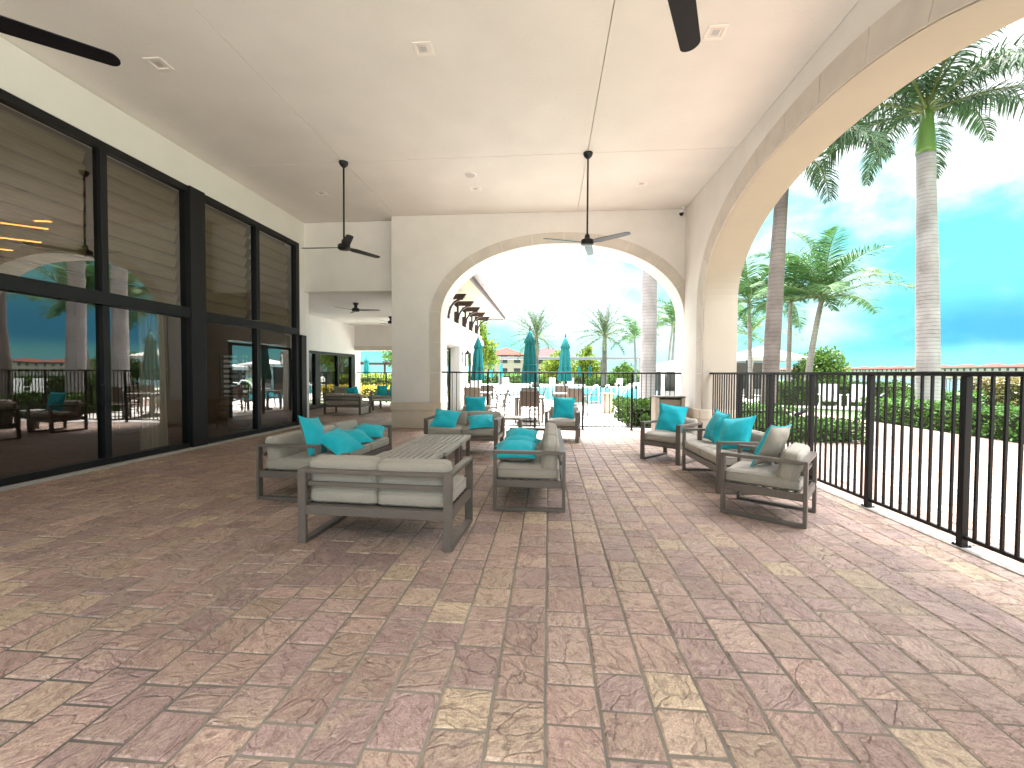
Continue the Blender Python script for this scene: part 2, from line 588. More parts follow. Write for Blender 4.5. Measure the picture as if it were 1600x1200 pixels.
# ------------------------------------------------------------------ mesh helpers
class MB:
    def __init__(s):
        s.v, s.f = [], []

    def add(s, vs, fs, M=None):
        o = len(s.v)
        if M is not None:
            vs = [M @ Vector(p) for p in vs]
        s.v.extend([tuple(p) for p in vs])
        s.f.extend([tuple(i + o for i in f) for f in fs])
        return s

    def box(s, x0, y0, z0, x1, y1, z1, M=None):
        vs = [(x0, y0, z0), (x1, y0, z0), (x1, y1, z0), (x0, y1, z0), (x0, y0, z1), (x1, y0, z1), (x1, y1, z1), (x0, y1, z1)]
        return s.add(vs, [(0, 3, 2, 1), (4, 5, 6, 7), (0, 1, 5, 4), (1, 2, 6, 5), (2, 3, 7, 6), (3, 0, 4, 7)], M)

    def bar(s, p, q, w, h, up=(0, 0, 1)):
        p, q = Vector(p), Vector(q)
        d = q - p
        ln = d.length
        d.normalize()
        u = Vector(up)
        side = d.cross(u)
        if side.length < 1e-4:
            side = d.cross(Vector((0, 1, 0)))
        side.normalize()
        u = side.cross(d).normalized()
        M = Matrix.Translation(p) @ Matrix((side, d, u)).transposed().to_4x4()
        return s.box(-w / 2, 0, -h / 2, w / 2, ln, h / 2, M)

    def tube(s, pts, r, n=8, cap=True):
        pts = [Vector(p) for p in pts]
        if isinstance(r, (int, float)):
            r = [r] * len(pts)
        o = len(s.v)
        prev = None
        for i, p in enumerate(pts):
            t = (pts[min(i + 1, len(pts) - 1)] - pts[max(i - 1, 0)]).normalized()
            if prev is None:
                a = t.cross(Vector((0.31, 0.17, 0.93)))
                if a.length < 1e-3:
                    a = t.cross(Vector((1, 0, 0)))
                a.normalize()
            else:
                a = prev - t * prev.dot(t)
                a.normalize()
            prev = a
            b = t.cross(a)
            for k in range(n):
                an = 2 * math.pi * k / n
                s.v.append(tuple(p + (a * math.cos(an) + b * math.sin(an)) * r[i]))
        for i in range(len(pts) - 1):
            for k in range(n):
                k2 = (k + 1) % n
                s.f.append((o + i * n + k, o + i * n + k2, o + (i + 1) * n + k2, o + (i + 1) * n + k))
        if cap:
            s.f.append(tuple(o + k for k in reversed(range(n))))
            e = o + (len(pts) - 1) * n
            s.f.append(tuple(e + k for k in range(n)))
        return s

    def lathe(s, prof, n=24, M=None, fold=None):
        vs, fs = [], []
        for j, (r, z) in enumerate(prof):
            for k in range(n):
                a = 2 * math.pi * k / n
                rr = r if fold is None else r * fold(a, j / (len(prof) - 1))
                vs.append((rr * math.cos(a), rr * math.sin(a), z))
        for j in range(len(prof) - 1):
            for k in range(n):
                k2 = (k + 1) % n
                fs.append((j * n + k, j * n + k2, (j + 1) * n + k2, (j + 1) * n + k))
        fs.append(tuple(reversed(range(n))))
        fs.append(tuple((len(prof) - 1) * n + k for k in range(n)))
        return s.add(vs, fs, M)

    def prism(s, poly, f0, f1):
        """poly of 2-D points; f0/f1 map a 2-D point to the 3-D point of each cap"""
        n = len(poly)
        vs = [f0(*p) for p in poly] + [f1(*p) for p in poly]
        fs = [tuple(range(n)), tuple(reversed(range(n, 2 * n)))]
        for i in range(n):
            j = (i + 1) % n
            fs.append((i, i + n, j + n, j))
        return s.add(vs, fs)

    def build(s, name, mat, parent=None, smooth=False, bevel=0.0, seg=1, angle=None, fix=False):
        me = bpy.data.meshes.new(name)
        me.from_pydata(s.v, [], s.f)
        if bevel or fix:
            bm = bmesh.new()
            bm.from_mesh(me)
            if fix:
                bmesh.ops.recalc_face_normals(bm, faces=bm.faces)
            if bevel:
                bmesh.ops.bevel(bm, geom=list(bm.edges), offset=bevel, segments=seg, affect='EDGES', clamp_overlap=True)
            bm.to_mesh(me)
            bm.free()
        me.materials.append(mat)
        if smooth:
            for p in me.polygons:
                p.use_smooth = True
            if angle:
                try:
                    me.set_sharp_from_angle(angle=R(angle))
                except Exception:
                    pass
        me.update()
        o = bpy.data.objects.new(name, me)
        C.objects.link(o)
        if parent is not None:
            o.parent = parent
        return o


def tag(o, label=None, cat=None, group=None, kind=None):
    if label:
        o['label'] = label
    if cat:
        o['category'] = cat
    if group:
        o['group'] = group
    if kind:
        o['kind'] = kind
    return o


def thing(name, label, cat, loc=(0, 0, 0), rz=0.0, group=None):
    o = bpy.data.objects.new(name, None)
    o.empty_display_size = 0.2
    C.objects.link(o)
    o.location = loc
    o.rotation_euler = (0, 0, rz)
    return tag(o, label, cat, group)


def structure(o):
    o['kind'] = 'structure'
    return o


def dup(root, loc, rz=0.0, label=None, scale=None):
    kids = {}
    for o in bpy.data.objects:
        if o.parent is not None:
            kids.setdefault(o.parent.name, []).append(o)

    def cp(o, par):
        c = o.copy()
        C.objects.link(c)
        if par is not None:
            c.parent = par
        for k in kids.get(o.name, []):
            cp(k, c)
        return c
    r = cp(root, None)
    r.location = loc
    r.rotation_euler = (0, 0, rz)
    if label:
        r['label'] = label
    if scale:
        r.scale = scale if isinstance(scale, tuple) else (scale,) * 3
    return r


def arc_pts(cy, half, spring, rise, n=40, power=2.1, a0=0.0, a1=math.pi):
    pts = []
    for i in range(n + 1):
        a = a0 + (a1 - a0) * i / n
        c, s_ = math.cos(a), math.sin(a)
        u = math.copysign(abs(c) ** (2 / power), c)
        w = abs(s_) ** (2 / power)
        pts.append((cy + half * u, spring + rise * w))
    return pts


# ------------------------------------------------------------------ setting: ground, pavers, deck, pool, lake
XL, XR, D, CZ = -6.5, 3.25, 10.8, 5.38
WT = 0.7

g = MB()
g.box(-600, -200, -1.6, 900, 1200, -1.5)
structure(g.build('terrain', GRASS))


def sheet(name, poly, z, mat, holes=()):
    bm = bmesh.new()
    edges = []
    for loop in [poly, *holes]:
        vs = [bm.verts.new((x, y, z)) for x, y in loop]
        for i in range(len(vs)):
            edges.append(bm.edges.new((vs[i], vs[(i + 1) % len(vs)])))
    bmesh.ops.triangle_fill(bm, edges=edges, use_beauty=True, use_dissolve=False)
    bmesh.ops.recalc_face_normals(bm, faces=bm.faces)
    for f in bm.faces:
        if f.normal.z < 0:
            f.normal_flip()
    me = bpy.data.meshes.new(name)
    bm.to_mesh(me)
    bm.free()
    me.materials.append(mat)
    o = bpy.data.objects.new(name, me)
    C.objects.link(o)
    return o


def smooth_loop(pts, n=5):
    out = []
    m = len(pts)
    for i in range(m):
        p0, p1, p2, p3 = (Vector(pts[(i + k - 1) % m]) for k in range(4))
        for j in range(n):
            t = j / n
            q = 0.5 * ((2 * p1) + (p2 - p0) * t + (2 * p0 - 5 * p1 + 4 * p2 - p3) * t * t + (3 * p1 - p0 - 3 * p2 + p3) * t ** 3)
            out.append((q.x, q.y))
    return out


pool_ctrl = [(-3.3, 28.5), (-2.3, 25.4), (-0.3, 23.3), (1.0, 20.6), (2.2, 19.4), (3.4, 20.2), (4.2, 22.8), (6.0, 24.0), (8.2, 27), (9.8, 34), (9.4, 43), (5.0, 46), (-1.0, 46), (-2.9, 42), (-2.4, 36), (-3.0, 32)]
pool = smooth_loop(pool_ctrl, 5)


def offset_loop(lp, d):
    n = len(lp)
    out = []
    for i in range(n):
        a, b = Vector(lp[i - 1]), Vector(lp[(i + 1) % n])
        t = (b - a).normalized()
        out.append((lp[i][0] + t.y * d, lp[i][1] - t.x * d))
    return out


coping_out = offset_loop(pool, 0.42)
lake_poly = [(21, 24.5), (40, 20), (120, 20), (188, 40), (196, 120), (196, 420), (150, 420), (90, 200), (45, 75), (24, 40)]
# lawn sheet with the lake and the deck let into it
structure(sheet('lawn', [(-400, -100), (600, -100), (600, 900), (-400, 900)], -0.03, GRASS, [lake_poly, coping_out]))
structure(sheet('lake', offset_loop(lake_poly, 0.02), -0.09, LAKEW))
deck_poly = [(-3.2, 11.5), (3.9, 11.5), (3.95, 20.0), (10, 20.5), (13.5, 17.5), (20, 22), (20, 58), (-30, 58), (-30, 21), (-3.2, 21)]
structure(sheet('pool_deck', deck_poly, -0.014, DECK, [coping_out]))
# coping ring
cm = MB()
n = len(pool)
for i in range(n):
    j = (i + 1) % n
    a, b, c_, d_ = pool[i], pool[j], coping_out[j], coping_out[i]
    cm.add([(*a, 0.03), (*b, 0.03), (*c_, 0.03), (*d_, 0.03), (*a, -0.25), (*b, -0.25), (*c_, -0.1), (*d_, -0.1)],
           [(0, 3, 2, 1), (0, 1, 5, 4), (3, 7, 6, 2)])
structure(cm.build('pool_coping', material('coping_stone', (0.74, 0.72, 0.68), 0.7), fix=True))
structure(sheet('pool_water', pool, -0.10, POOLW))


def pavers(name, x0, x1, y0, y1, mat, gain, skip=None, seed=3):
    rnd = random.Random(seed)
    W = 0.2286
    gp = 0.0044
    ch = 0.009
    pal = [((0.315, 0.215, 0.185), 6), ((0.275, 0.192, 0.178), 4), ((0.35, 0.245, 0.205), 6), ((0.35, 0.258, 0.20), 4),
           ((0.395, 0.305, 0.22), 1), ((0.305, 0.212, 0.197), 6), ((0.34, 0.245, 0.21), 5)]
    bag = [c for c, k in pal for _ in range(k)]
    vs, fs, cols, rnds = [], [], [], []
    i0 = math.floor((x0 + 0.003) / W)
    i1 = math.ceil((x1 + 0.003) / W)
    for i in range(i0, i1):
        xa, xb = i * W - 0.003, (i + 1) * W - 0.003
        xa, xb = max(xa, x0), min(xb, x1)
        if xb - xa < 0.03:
            continue
        y = y0 - rnd.random() * 0.3
        while y < y1:
            ln = rnd.choice((0.1524, 0.2286, 0.2286, 0.3048, 0.3048))
            ya, yb = max(y, y0), min(y + ln, y1)
            y += ln
            if yb - ya < 0.02:
                continue
            if skip and skip((xa + xb) / 2, (ya + yb) / 2):
                continue
            base = rnd.choice(bag)
            k = gain * rnd.uniform(0.86, 1.18)
            col = (base[0] * k * 1.04, base[1] * k * 1.02, base[2] * k * 0.97)
            dz = rnd.uniform(-0.0012, 0.0012)
            tx, ty = rnd.uniform(-0.0016, 0.0016), rnd.uniform(-0.0016, 0.0016)
            o = len(vs)
            a0, a1, b0, b1 = xa + gp, xb - gp, ya + gp, yb - gp
            for (px, py, e) in ((a0, b0, 0), (a1, b0, 0), (a1, b1, 0), (a0, b1, 0)):
                vs.append((px + rnd.uniform(-.0022, .0022), py + rnd.uniform(-.0022, .0022), -0.007))
            for (px, py, sx, sy) in ((a0 + ch, b0 + ch, -1, -1), (a1 - ch, b0 + ch, 1, -1), (a1 - ch, b1 - ch, 1, 1), (a0 + ch, b1 - ch, -1, 1)):
                vs.append((px + rnd.uniform(-.002, .002), py + rnd.uniform(-.002, .002), dz + sx * tx + sy * ty))
            fs += [(o + 4, o + 5, o + 6, o + 7), (o, o + 1, o + 5, o + 4), (o + 1, o + 2, o + 6, o + 5), (o + 2, o + 3, o + 7, o + 6), (o + 3, o, o + 4, o + 7)]
            q = (rnd.random(), rnd.random(), rnd.random())
            for _ in range(8):
                cols += [*col, 1.0]
                rnds += [*q, 1.0]
    me = bpy.data.meshes.new(name)
    me.from_pydata(vs, [], fs)
    a = me.attributes.new('pcol', 'FLOAT_COLOR', 'POINT')
    a.data.foreach_set('color', cols)
    a = me.attributes.new('prnd', 'FLOAT_COLOR', 'POINT')
    a.data.foreach_set('color', rnds)
    me.materials.append(mat)
    o = bpy.data.objects.new(name, me)
    C.objects.link(o)
    return structure(o)


pavers('patio_paving', -6.42, 3.36, -1.0, 11.45, PAVER, 1.15, lambda x, y: (-4.0 < x < -2.73 and y > 10.85) or (x > 3.2 and y > 9.5))
pavers('covered_room_paving', -8.9, -3.6, 11.45, 19.7, PAVER, 1.15, lambda x, y: False, 5)
PATH = [(3.55, 0.0), (9.7, 0.0), (9.7, 16.8), (12.9, 18.0), (12.9, 21.5), (7.2, 21.5), (3.98, 12.4), (3.98, 9.4), (3.55, 9.4)]
pavers('path_paving', 3.49, 9.9, -1.0, 20.0, PAVER_O, 0.75, lambda x, y: (x > 9.78 and y > 9) or (x < 6.45 and 9.6 < y < 15.5), 8)
b = MB()
b.box(-8.9, -6, -0.12, 3.42, 11.5, -0.0055)
b.box(-8.9, 11.5, -0.12, -3.2, 19.8, -0.0055)
structure(b.build('joint_bed', SAND))
structure(sheet('rear_bounce_paving', [(-30, -60), (30, -60), (30, -1.0), (9.95, -1.0), (9.95, -6), (-30, -6)], -0.012, material('bounce_stone', (0.40, 0.37, 0.34), 0.8, var=0.2, vscale=2, bump=0.3, bscale=40)))  # unseen paving added behind the camera so the bounce light stays neutral
b = MB()
b.box(3.42, -6, -0.12, 9.95, 20.2, -0.0065)
structure(b.build('path_joint_bed', material('path_sand', (0.06, 0.05, 0.042), 0.95)))
b = MB()
b.box(3.36, 2.5, -0.01, 3.49, 9.5, 0.006)
b.box(-2.73, 10.87, -0.01, 3.25, 11.5, 0.008)
b.box(-6.5, -4, -0.01, -6.41, 10.87, 0.03)
structure(b.build('concrete_kerb', material('kerb_concrete', (0.42, 0.39, 0.36), 0.85, var=0.15, vscale=6), bevel=0.002))

# ------------------------------------------------------------------ patio shell
# ceiling panels with control joints
cb = MB()
cols_x = [(-6.5, -3.885), (-3.875, 0.665), (0.675, 3.25)]
rows_y = [(-2.6, 2.62), (2.63, 7.975), (7.985, 11.1)]
for xa, xb in cols_x:
    for ya, yb in rows_y:
        cb.box(xa, ya, CZ, xb, yb, CZ + 0.05)
structure(cb.build('ceiling', CEIL, bevel=0.003))
rb = MB()
rb.box(-6.9, -2.6, CZ + 0.051, XR + WT, 11.5, CZ + 0.5)
rb.box(-7.0, -2.8, CZ + 0.5, XR + WT + 0.35, 11.9, CZ + 0.8)
structure(rb.build('roof_slab', STUCCO_W))

# right wall with the large basket arch
A_Y0, A_Y1, A_SP, A_TOP = 2.5, 9.5, 2.95, 4.69
ac, ah = (A_Y0 + A_Y1) / 2, (A_Y1 - A_Y0) / 2
arc = arc_pts(ac, ah, A_SP, A_TOP - A_SP, 48)
poly = [(11.5, -0.05), (11.5, CZ - 0.002), (-0.4, CZ - 0.002), (-0.4, -0.05), (A_Y0, -0.05)] + list(reversed(arc)) + [(A_Y1, -0.05)]
rw = thing('arched_wall', 'long pale stucco wall with one wide basket arch framing the palms', 'wall', (XR, 6, 0))


def wall_part(name, mbx, mat, parent, off, **kw):
    o = mbx.build(name, mat, parent, **kw)
    o.location = (-off[0], -off[1], -off[2])
    return o


wall_part('wall', MB().prism(poly, lambda y, z: (XR, y, z), lambda y, z: (XR + WT, y, z)), STUCCO, rw, (XR, 6, 0), fix=True)
# cream lining of the opening (jambs and soffit)
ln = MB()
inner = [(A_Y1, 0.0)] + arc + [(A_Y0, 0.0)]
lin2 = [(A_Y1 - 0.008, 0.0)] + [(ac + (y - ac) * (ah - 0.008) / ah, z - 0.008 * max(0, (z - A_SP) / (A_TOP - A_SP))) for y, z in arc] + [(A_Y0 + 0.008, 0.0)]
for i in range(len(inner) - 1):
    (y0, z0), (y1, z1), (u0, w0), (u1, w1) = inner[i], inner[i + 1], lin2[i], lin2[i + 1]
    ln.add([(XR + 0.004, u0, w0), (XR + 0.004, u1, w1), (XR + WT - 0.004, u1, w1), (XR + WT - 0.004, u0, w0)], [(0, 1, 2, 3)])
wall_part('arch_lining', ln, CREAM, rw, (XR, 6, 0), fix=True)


def trim_ring(inner, width, place, thick, gap=0.012, seglen=0.75):
    """blocks of stone along a polyline 'inner'; place(u, v, t) -> 3-D"""
    mb = MB()
    # resample to small steps, group in blocks
    pts = [Vector((p[0], p[1])) for p in inner]
    dens = []
    for i in range(len(pts) - 1):
        m = max(1, int((pts[i + 1] - pts[i]).length / 0.04))
        for k in range(m):
            dens.append(pts[i].lerp(pts[i + 1], k / m))
    dens.append(pts[-1])
    cum = [0.0]
    for i in range(1, len(dens)):
        cum.append(cum[-1] + (dens[i] - dens[i - 1]).length)
    nb = max(1, round(cum[-1] / seglen))
    L_ = cum[-1] / nb

    def at(s):
        for i in range(1, len(cum)):
            if cum[i] >= s:
                t = (s - cum[i - 1]) / max(1e-9, cum[i] - cum[i - 1])
                p = dens[i - 1].lerp(dens[i], t)
                lo, hi = max(0, i - 4), min(len(dens) - 1, i + 3)
                tg = (dens[hi] - dens[lo]).normalized()
                return p, Vector((tg.y, -tg.x))
        return dens[-1], Vector((1, 0))
    for bI in range(nb):
        s0, s1 = bI * L_ + gap / 2, (bI + 1) * L_ - gap / 2
        k = 8
        ring = []
        for q in range(k + 1):
            p, nr = at(s0 + (s1 - s0) * q / k)
            o_ = p + nr * width
            ring.append((p, o_))
        vs = []
        for p, o_ in ring:
            vs += [place(p.x, p.y, 0), place(o_.x, o_.y, 0), place(o_.x, o_.y, thick), place(p.x, p.y, thick)]
        fs = []
        for q in range(k):
            a = q * 4
            for e in range(4):
                e2 = (e + 1) % 4
                fs.append((a + e, a + e2, a + 4 + e2, a + 4 + e))
        fs.append((0, 1, 2, 3))
        fs.append((k * 4 + 3, k * 4 + 2, k * 4 + 1, k * 4))
        mb.add(vs, fs)
    return mb


BM0, BM1 = 0.45, 0.66
tr = trim_ring([(A_Y1, BM1)] + arc + [(A_Y0, BM1)], 0.36, lambda y, z, t: (XR + 0.01 - t * 1.0, y, z), 0.028)
wall_part('arch_trim', tr, STONE, rw, (XR, 6, 0), fix=True)
bm_ = MB()
bm_.box(XR - 0.045, A_Y1 - 0.02, BM0, XR + WT + 0.03, D - 0.002, BM1)
bm_.box(XR - 0.045, -0.42, BM0, XR + WT + 0.03, A_Y0 + 0.02, BM1)
bm_.box(XR - 0.02, A_Y1 - 0.014, 0.0, XR + WT + 0.01, D - 0.003, BM0)
wall_part('base_moulding', bm_, material('moulding_stone', (0.60, 0.53, 0.43), 0.85, var=0.1, vscale=3), rw, (XR, 6, 0), bevel=0.008)

# end wall with the second arch
E_X0, E_X1, E_SP, E_TOP = -2.73, XR, 2.75, 4.61
ec, eh = (E_X0 + E_X1) / 2, (E_X1 - E_X0) / 2
earc = arc_pts(ec, eh, E_SP, E_TOP - E_SP, 48)     # from X1 over the top to X0
ew = thing('end_wall', 'pale stucco end wall with a wide arch opening on the pool', 'wall', (0, D, 0))
poly = [(-4.0, -0.05), (E_X0, -0.05)] + list(reversed(earc)) + [(E_X1, CZ - 0.003), (-4.0, CZ - 0.003)]
wall_part('wall', MB().prism(poly, lambda x, z: (x, D, z), lambda x, z: (x, D + WT - 0.01, z)), STUCCO, ew, (0, D, 0), fix=True)
earc_t = [p for p in earc if p[0] < E_X1 - 0.02 or p[1] > E_SP + 0.7]
tr = trim_ring(earc + [(E_X0, BM1)], 0.27, lambda x, z, t: (x, D + 0.01 - t, z), 0.028)
wall_part('arch_trim', tr, STONE, ew, (0, D, 0), fix=True)
bm_ = MB()
bm_.box(-4.03, D - 0.04, BM0, E_X0 + 0.02, D + WT + 0.03, BM1)
bm_.box(-4.012, D - 0.015, 0.0, E_X0 + 0.008, D + WT + 0.01, BM0)
wall_part('base_moulding', bm_, MATS['moulding_stone'], ew, (0, D, 0), bevel=0.008)

# header over the passage
hw = MB()
hw.box(-6.9, D + 0.3, 3.55, -4.0, D + WT, CZ - 0.004)
tag(hw.build('header_wall', STUCCO, bevel=0.01), 'plain stucco header wall hanging over the passage to the covered room', 'wall')

# wall above the window wall
fw = MB()
fw.box(-6.9, -4, 4.77, XL, 11.1, CZ - 0.005)
fw.box(-6.9, 10.88, 2.39, XL - 0.003, 11.1, 4.77)
fw.box(-8.9, 11.1, 0.0, -8.8, 11.3, 5.3)
fw.box(-7.95, 11.1, 0.0, -6.5, 11.3, 5.3)
fw.box(-8.8, 11.1, 0.0, -7.95, 11.3, 0.75)
fw.box(-8.8, 11.1, 1.85, -7.95, 11.3, 5.3)
tag(fw.build('window_wall_header', STUCCO_W), 'smooth white wall band above the black framed windows', 'wall')

# ------------------------------------------------------------------ glazed wall on the left
gw = thing('glazed_wall', 'tall black framed window wall with shades, left of the patio', 'window wall', (XL, 6, 0))


def gpart(name, boxes, mat, bevel=0.004, parent=gw, off=(XL, 6, 0)):
    m = MB()
    for bx in boxes:
        m.box(*bx)
    o = m.build(name, mat, parent, bevel=bevel)
    o.location = (-off[0], -off[1], -off[2])
    return o


FX0, FX1 = XL - 0.13, XL - 0.005
gpart('top_rail', [(FX0, -3.9, 4.655, FX1, 10.87, 4.768)], BLACK)
gpart('bottom_rail', [(FX0, -3.9, 0.03, FX1, 10.87, 0.125)], BLACK)
gpart('transom', [(FX0 - 0.02, -3.9, 2.385, FX1 + 0.03, 7.37, 2.575)], BLACK)
gpart('transom', [(FX0 - 0.02, 7.72, 2.385, FX1 + 0.02, 10.72, 2.545)], BLACK)
gpart('column', [(FX0 - 0.05, 7.372, 0.03, FX1 + 0.05, 7.718, 4.768)], BLACK, 0.006)
for ya, yb in ((5.84, 5.94), (9.20, 9.32), (4.30, 4.40), (2.75, 2.85), (0.9, 1.0), (-1.0, -0.9)):
    gpart('mullion', [(FX0, ya, 0.126, FX1 + 0.004, yb, 2.384)], BLACK)
    gpart('mullion', [(FX0, ya, 2.576, FX1 + 0.004, yb, 4.654)], BLACK)
gpart('mullion', [(FX0, 10.72, 0.03, FX1 + 0.01, 10.87, 4.76)], BLACK)
gpart('corner_post', [(XL - 0.14, 10.872, 0.0, XL + 0.055, 11.10, 2.385)], BLACK, 0.005)
for ya in (5.80, 9.36):
    h_ = MB().tube([(XL, ya, 0.92), (XL + 0.045, ya, 0.94), (XL + 0.045, ya, 1.2), (XL, ya, 1.22)], 0.011, 8)
    o = h_.build('pull_handle', BLACK, gw, smooth=True)
    o.location = (-XL, -6, 0)
edges = [-3.9, -0.95, 0.95, 2.8, 4.35, 5.89, 7.37, None, 7.72, 9.26, 10.74]
for i in range(len(edges) - 1):
    ya, yb = edges[i], edges[i + 1]
    if ya is None or yb is None:
        continue
    for za, zb in ((0.1, 2.4), (2.56, 4.68)):
        m = MB().add([(XL - 0.065, ya, za), (XL - 0.065, yb, za), (XL - 0.065, yb, zb), (XL - 0.065, ya, zb)], [(0, 1, 2, 3)])
        o = m.build('glass_pane', GLASS, gw)
        o.location = (-XL, -6, 0)
# shades behind the upper panes
shade_rows = [(-0.9, 0.9), (1.0, 2.74), (2.87, 4.29), (4.42, 5.82), (5.96, 7.36), (7.73, 9.18), (9.33, 10.71)]
names_sh = ['woven roman shade far left out by the camera', 'woven roman shade beside the camera', 'woven roman shade at the near edge of the view',
            'woven roman shade at the left edge, warm strip lights glowing through it',
            'woven roman shade between the first mullion and the thick black column', 'woven roman shade just past the thick black column',
            'woven roman shade at the far end of the window wall']
for (ya, yb), lb in zip(shade_rows, names_sh):
    m = MB()
    nz = 90
    vs = []
    for k in range(nz + 1):
        z = 2.60 + (4.64 - 2.60) * k / nz
        ph = (k / nz * 9) % 1.0
        xo = XL - 0.20 - 0.075 * (1 - ph) ** 1.4
        vs += [(xo, ya, z), (xo, yb, z)]
    fs = [(2 * k, 2 * k + 1, 2 * k + 3, 2 * k + 2) for k in range(nz)]
    m.add(vs, fs)
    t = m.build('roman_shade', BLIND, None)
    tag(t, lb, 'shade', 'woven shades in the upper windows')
# room behind
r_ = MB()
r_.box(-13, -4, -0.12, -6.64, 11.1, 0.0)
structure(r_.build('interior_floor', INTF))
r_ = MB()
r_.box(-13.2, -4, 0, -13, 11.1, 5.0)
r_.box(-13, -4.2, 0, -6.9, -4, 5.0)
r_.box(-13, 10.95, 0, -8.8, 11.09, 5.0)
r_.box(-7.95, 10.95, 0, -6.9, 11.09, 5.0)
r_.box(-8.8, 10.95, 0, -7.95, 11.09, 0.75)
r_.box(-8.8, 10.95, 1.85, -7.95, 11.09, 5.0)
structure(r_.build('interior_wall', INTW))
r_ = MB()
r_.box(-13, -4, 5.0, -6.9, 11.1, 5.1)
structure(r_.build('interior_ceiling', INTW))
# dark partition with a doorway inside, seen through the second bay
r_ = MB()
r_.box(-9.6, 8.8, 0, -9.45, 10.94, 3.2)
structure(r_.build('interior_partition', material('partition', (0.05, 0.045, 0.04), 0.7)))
lv = thing('louvred_window', 'louvred window with bright gaps, at the end wall of the inside room', 'window', (-8.375, 11.05, 0.75))
fm = MB()
fm.box(-0.425, -0.13, 0, -0.38, -0.02, 1.1).box(0.38, -0.13, 0, 0.425, -0.02, 1.1).box(0.10, -0.13, 0, 0.16, -0.02, 1.1)
fm.build('frame', BLACK, lv)
fm = MB()
for k in range(8):
    z = 0.04 + k * 0.135
    fm.box(-0.379, -0.10, z, 0.099, -0.06, z + 0.06).box(0.161, -0.10, z, 0.379, -0.06, z + 0.06)
fm.build('louvres', BLACK, lv)
# curtain
cu = MB()
vs = []
nc, nzc = 60, 12
for j in range(nzc + 1):
    z = 0.02 + (2.5 - 0.02) * j / nzc
    for i in range(nc + 1):
        u = i / nc
        y = 6.78 + 0.53 * u * (0.86 + 0.14 * (1 - z / 2.5)) + 0.02
        x = -6.93 + 0.05 * math.sin(u * 2 * math.pi * 5.5 + 0.6 * math.sin(z * 1.3)) * (0.7 + 0.3 * math.sin(u * 9))
        vs.append((x, y, z))
fs = [(j * (nc + 1) + i, j * (nc + 1) + i + 1, (j + 1) * (nc + 1) + i + 1, (j + 1) * (nc + 1) + i) for j in range(nzc) for i in range(nc)]
cu.add(vs, fs)
tag(cu.build('curtain', CURT, None, smooth=True), 'beige pleated curtain hanging behind the glass by the thick black column', 'curtain')
# lit strips of the room's lamp
def strip_lamp(loc, ln_, rz, label):
    t = thing('strip_lamp', label, 'lamp', loc, rz, 'warm lamps inside the room')
    MB().box(-ln_ / 2, -0.03, 0.0, ln_ / 2, 0.03, 0.05).build('housing', BLACK, t, bevel=0.004)
    MB().box(-ln_ / 2 + 0.01, -0.022, -0.010, ln_ / 2 - 0.01, 0.022, -0.001).build('diffuser', LIT, t)
    return t


strip_lamp((-8.30, 5.95, 3.66), 1.05, R(38), 'upper long warm strip lamp glowing behind the near shade')
strip_lamp((-8.30, 5.85, 3.42), 1.05, R(38), 'middle long warm strip lamp glowing behind the near shade')
strip_lamp((-8.05, 5.45, 3.16), 0.8, R(38), 'lowest warm strip lamp glowing behind the near shade')
strip_lamp((-8.0, 6.28, 3.79), 0.26, R(10), 'short warm lamp glowing above the long strips')

# ------------------------------------------------------------------ covered room beyond the passage
cr_ = MB()
cr_.box(-8.9, 11.31, 3.551, -3.21, 19.9, 3.7)
structure(cr_.build('covered_room_ceiling', STUCCO_W))
lw = thing('covered_room_window_wall', 'white wall over black framed sliding windows in the covered room', 'window wall', (-8.9, 15.4, 0))
off = (-8.9, 15.4, 0)
m = MB().box(-9.1, 11.3, 2.23, -8.9, 19.9, 3.55)
m.box(-9.1, 19.35, 0, -8.9, 19.9, 2.23)
o = m.build('wall', STUCCO_W, lw)
o.location = (8.9, -15.4, 0)
gpart('top_rail', [(-9.02, 11.3, 2.12, -8.89, 19.3, 2.225)], BLACK, 0.003, lw, off)
gpart('bottom_rail', [(-9.02, 11.3, 0.0, -8.89, 19.3, 0.16)], BLACK, 0.003, lw, off)
for ya, yb in ((15.9, 16.25), (17.65, 17.75), (18.95, 19.3), (13.2, 13.4)):
    gpart('mullion', [(-9.02, ya, 0.161, -8.885, yb, 2.119)], BLACK, 0.003, lw, off)
m = MB().add([(-8.96, 11.3, 0.1), (-8.96, 19.1, 0.1), (-8.96, 19.1, 2.2), (-8.96, 11.3, 2.2)], [(0, 1, 2, 3)])
o = m.build('glass_pane', GLASS, lw)
o.location = (8.9, -15.4, 0)
m = MB().box(-11.5, 11.3, 0, -11.4, 19.9, 3.0).box(-11.5, 19.6, 0, -9.1, 19.7, 3.0).box(-11.5, 11.3, 2.9, -9.1, 19.7, 3.0)
structure(m.build('inner_room_wall', INTW))
m = MB().box(-8.9, 19.3, 2.62, -3.21, 19.88, 3.55)
bw = thing('back_beam', 'deep stucco beam with a tan lower band above the garden opening', 'wall', (-6, 19.3, 0))
o = m.build('beam', STUCCO, bw)
o.location = (6, -19.3, 0)
m = MB().box(-8.9, 19.26, 2.42, -3.21, 19.9, 2.619)
o = m.build('band', STONE, bw)
o.location = (6, -19.3, 0)

# clubhouse wing seen through the end arch
wing = thing('clubhouse_wing', 'white clubhouse wing with tiled eave on dark brackets, left through the end arch', 'building', (-3.2, 16, 0))


def wp(name, mb, mat, **kw):
    o = mb.build(name, mat, wing, **kw)
    o.location = (3.2, -16, 0)
    return o


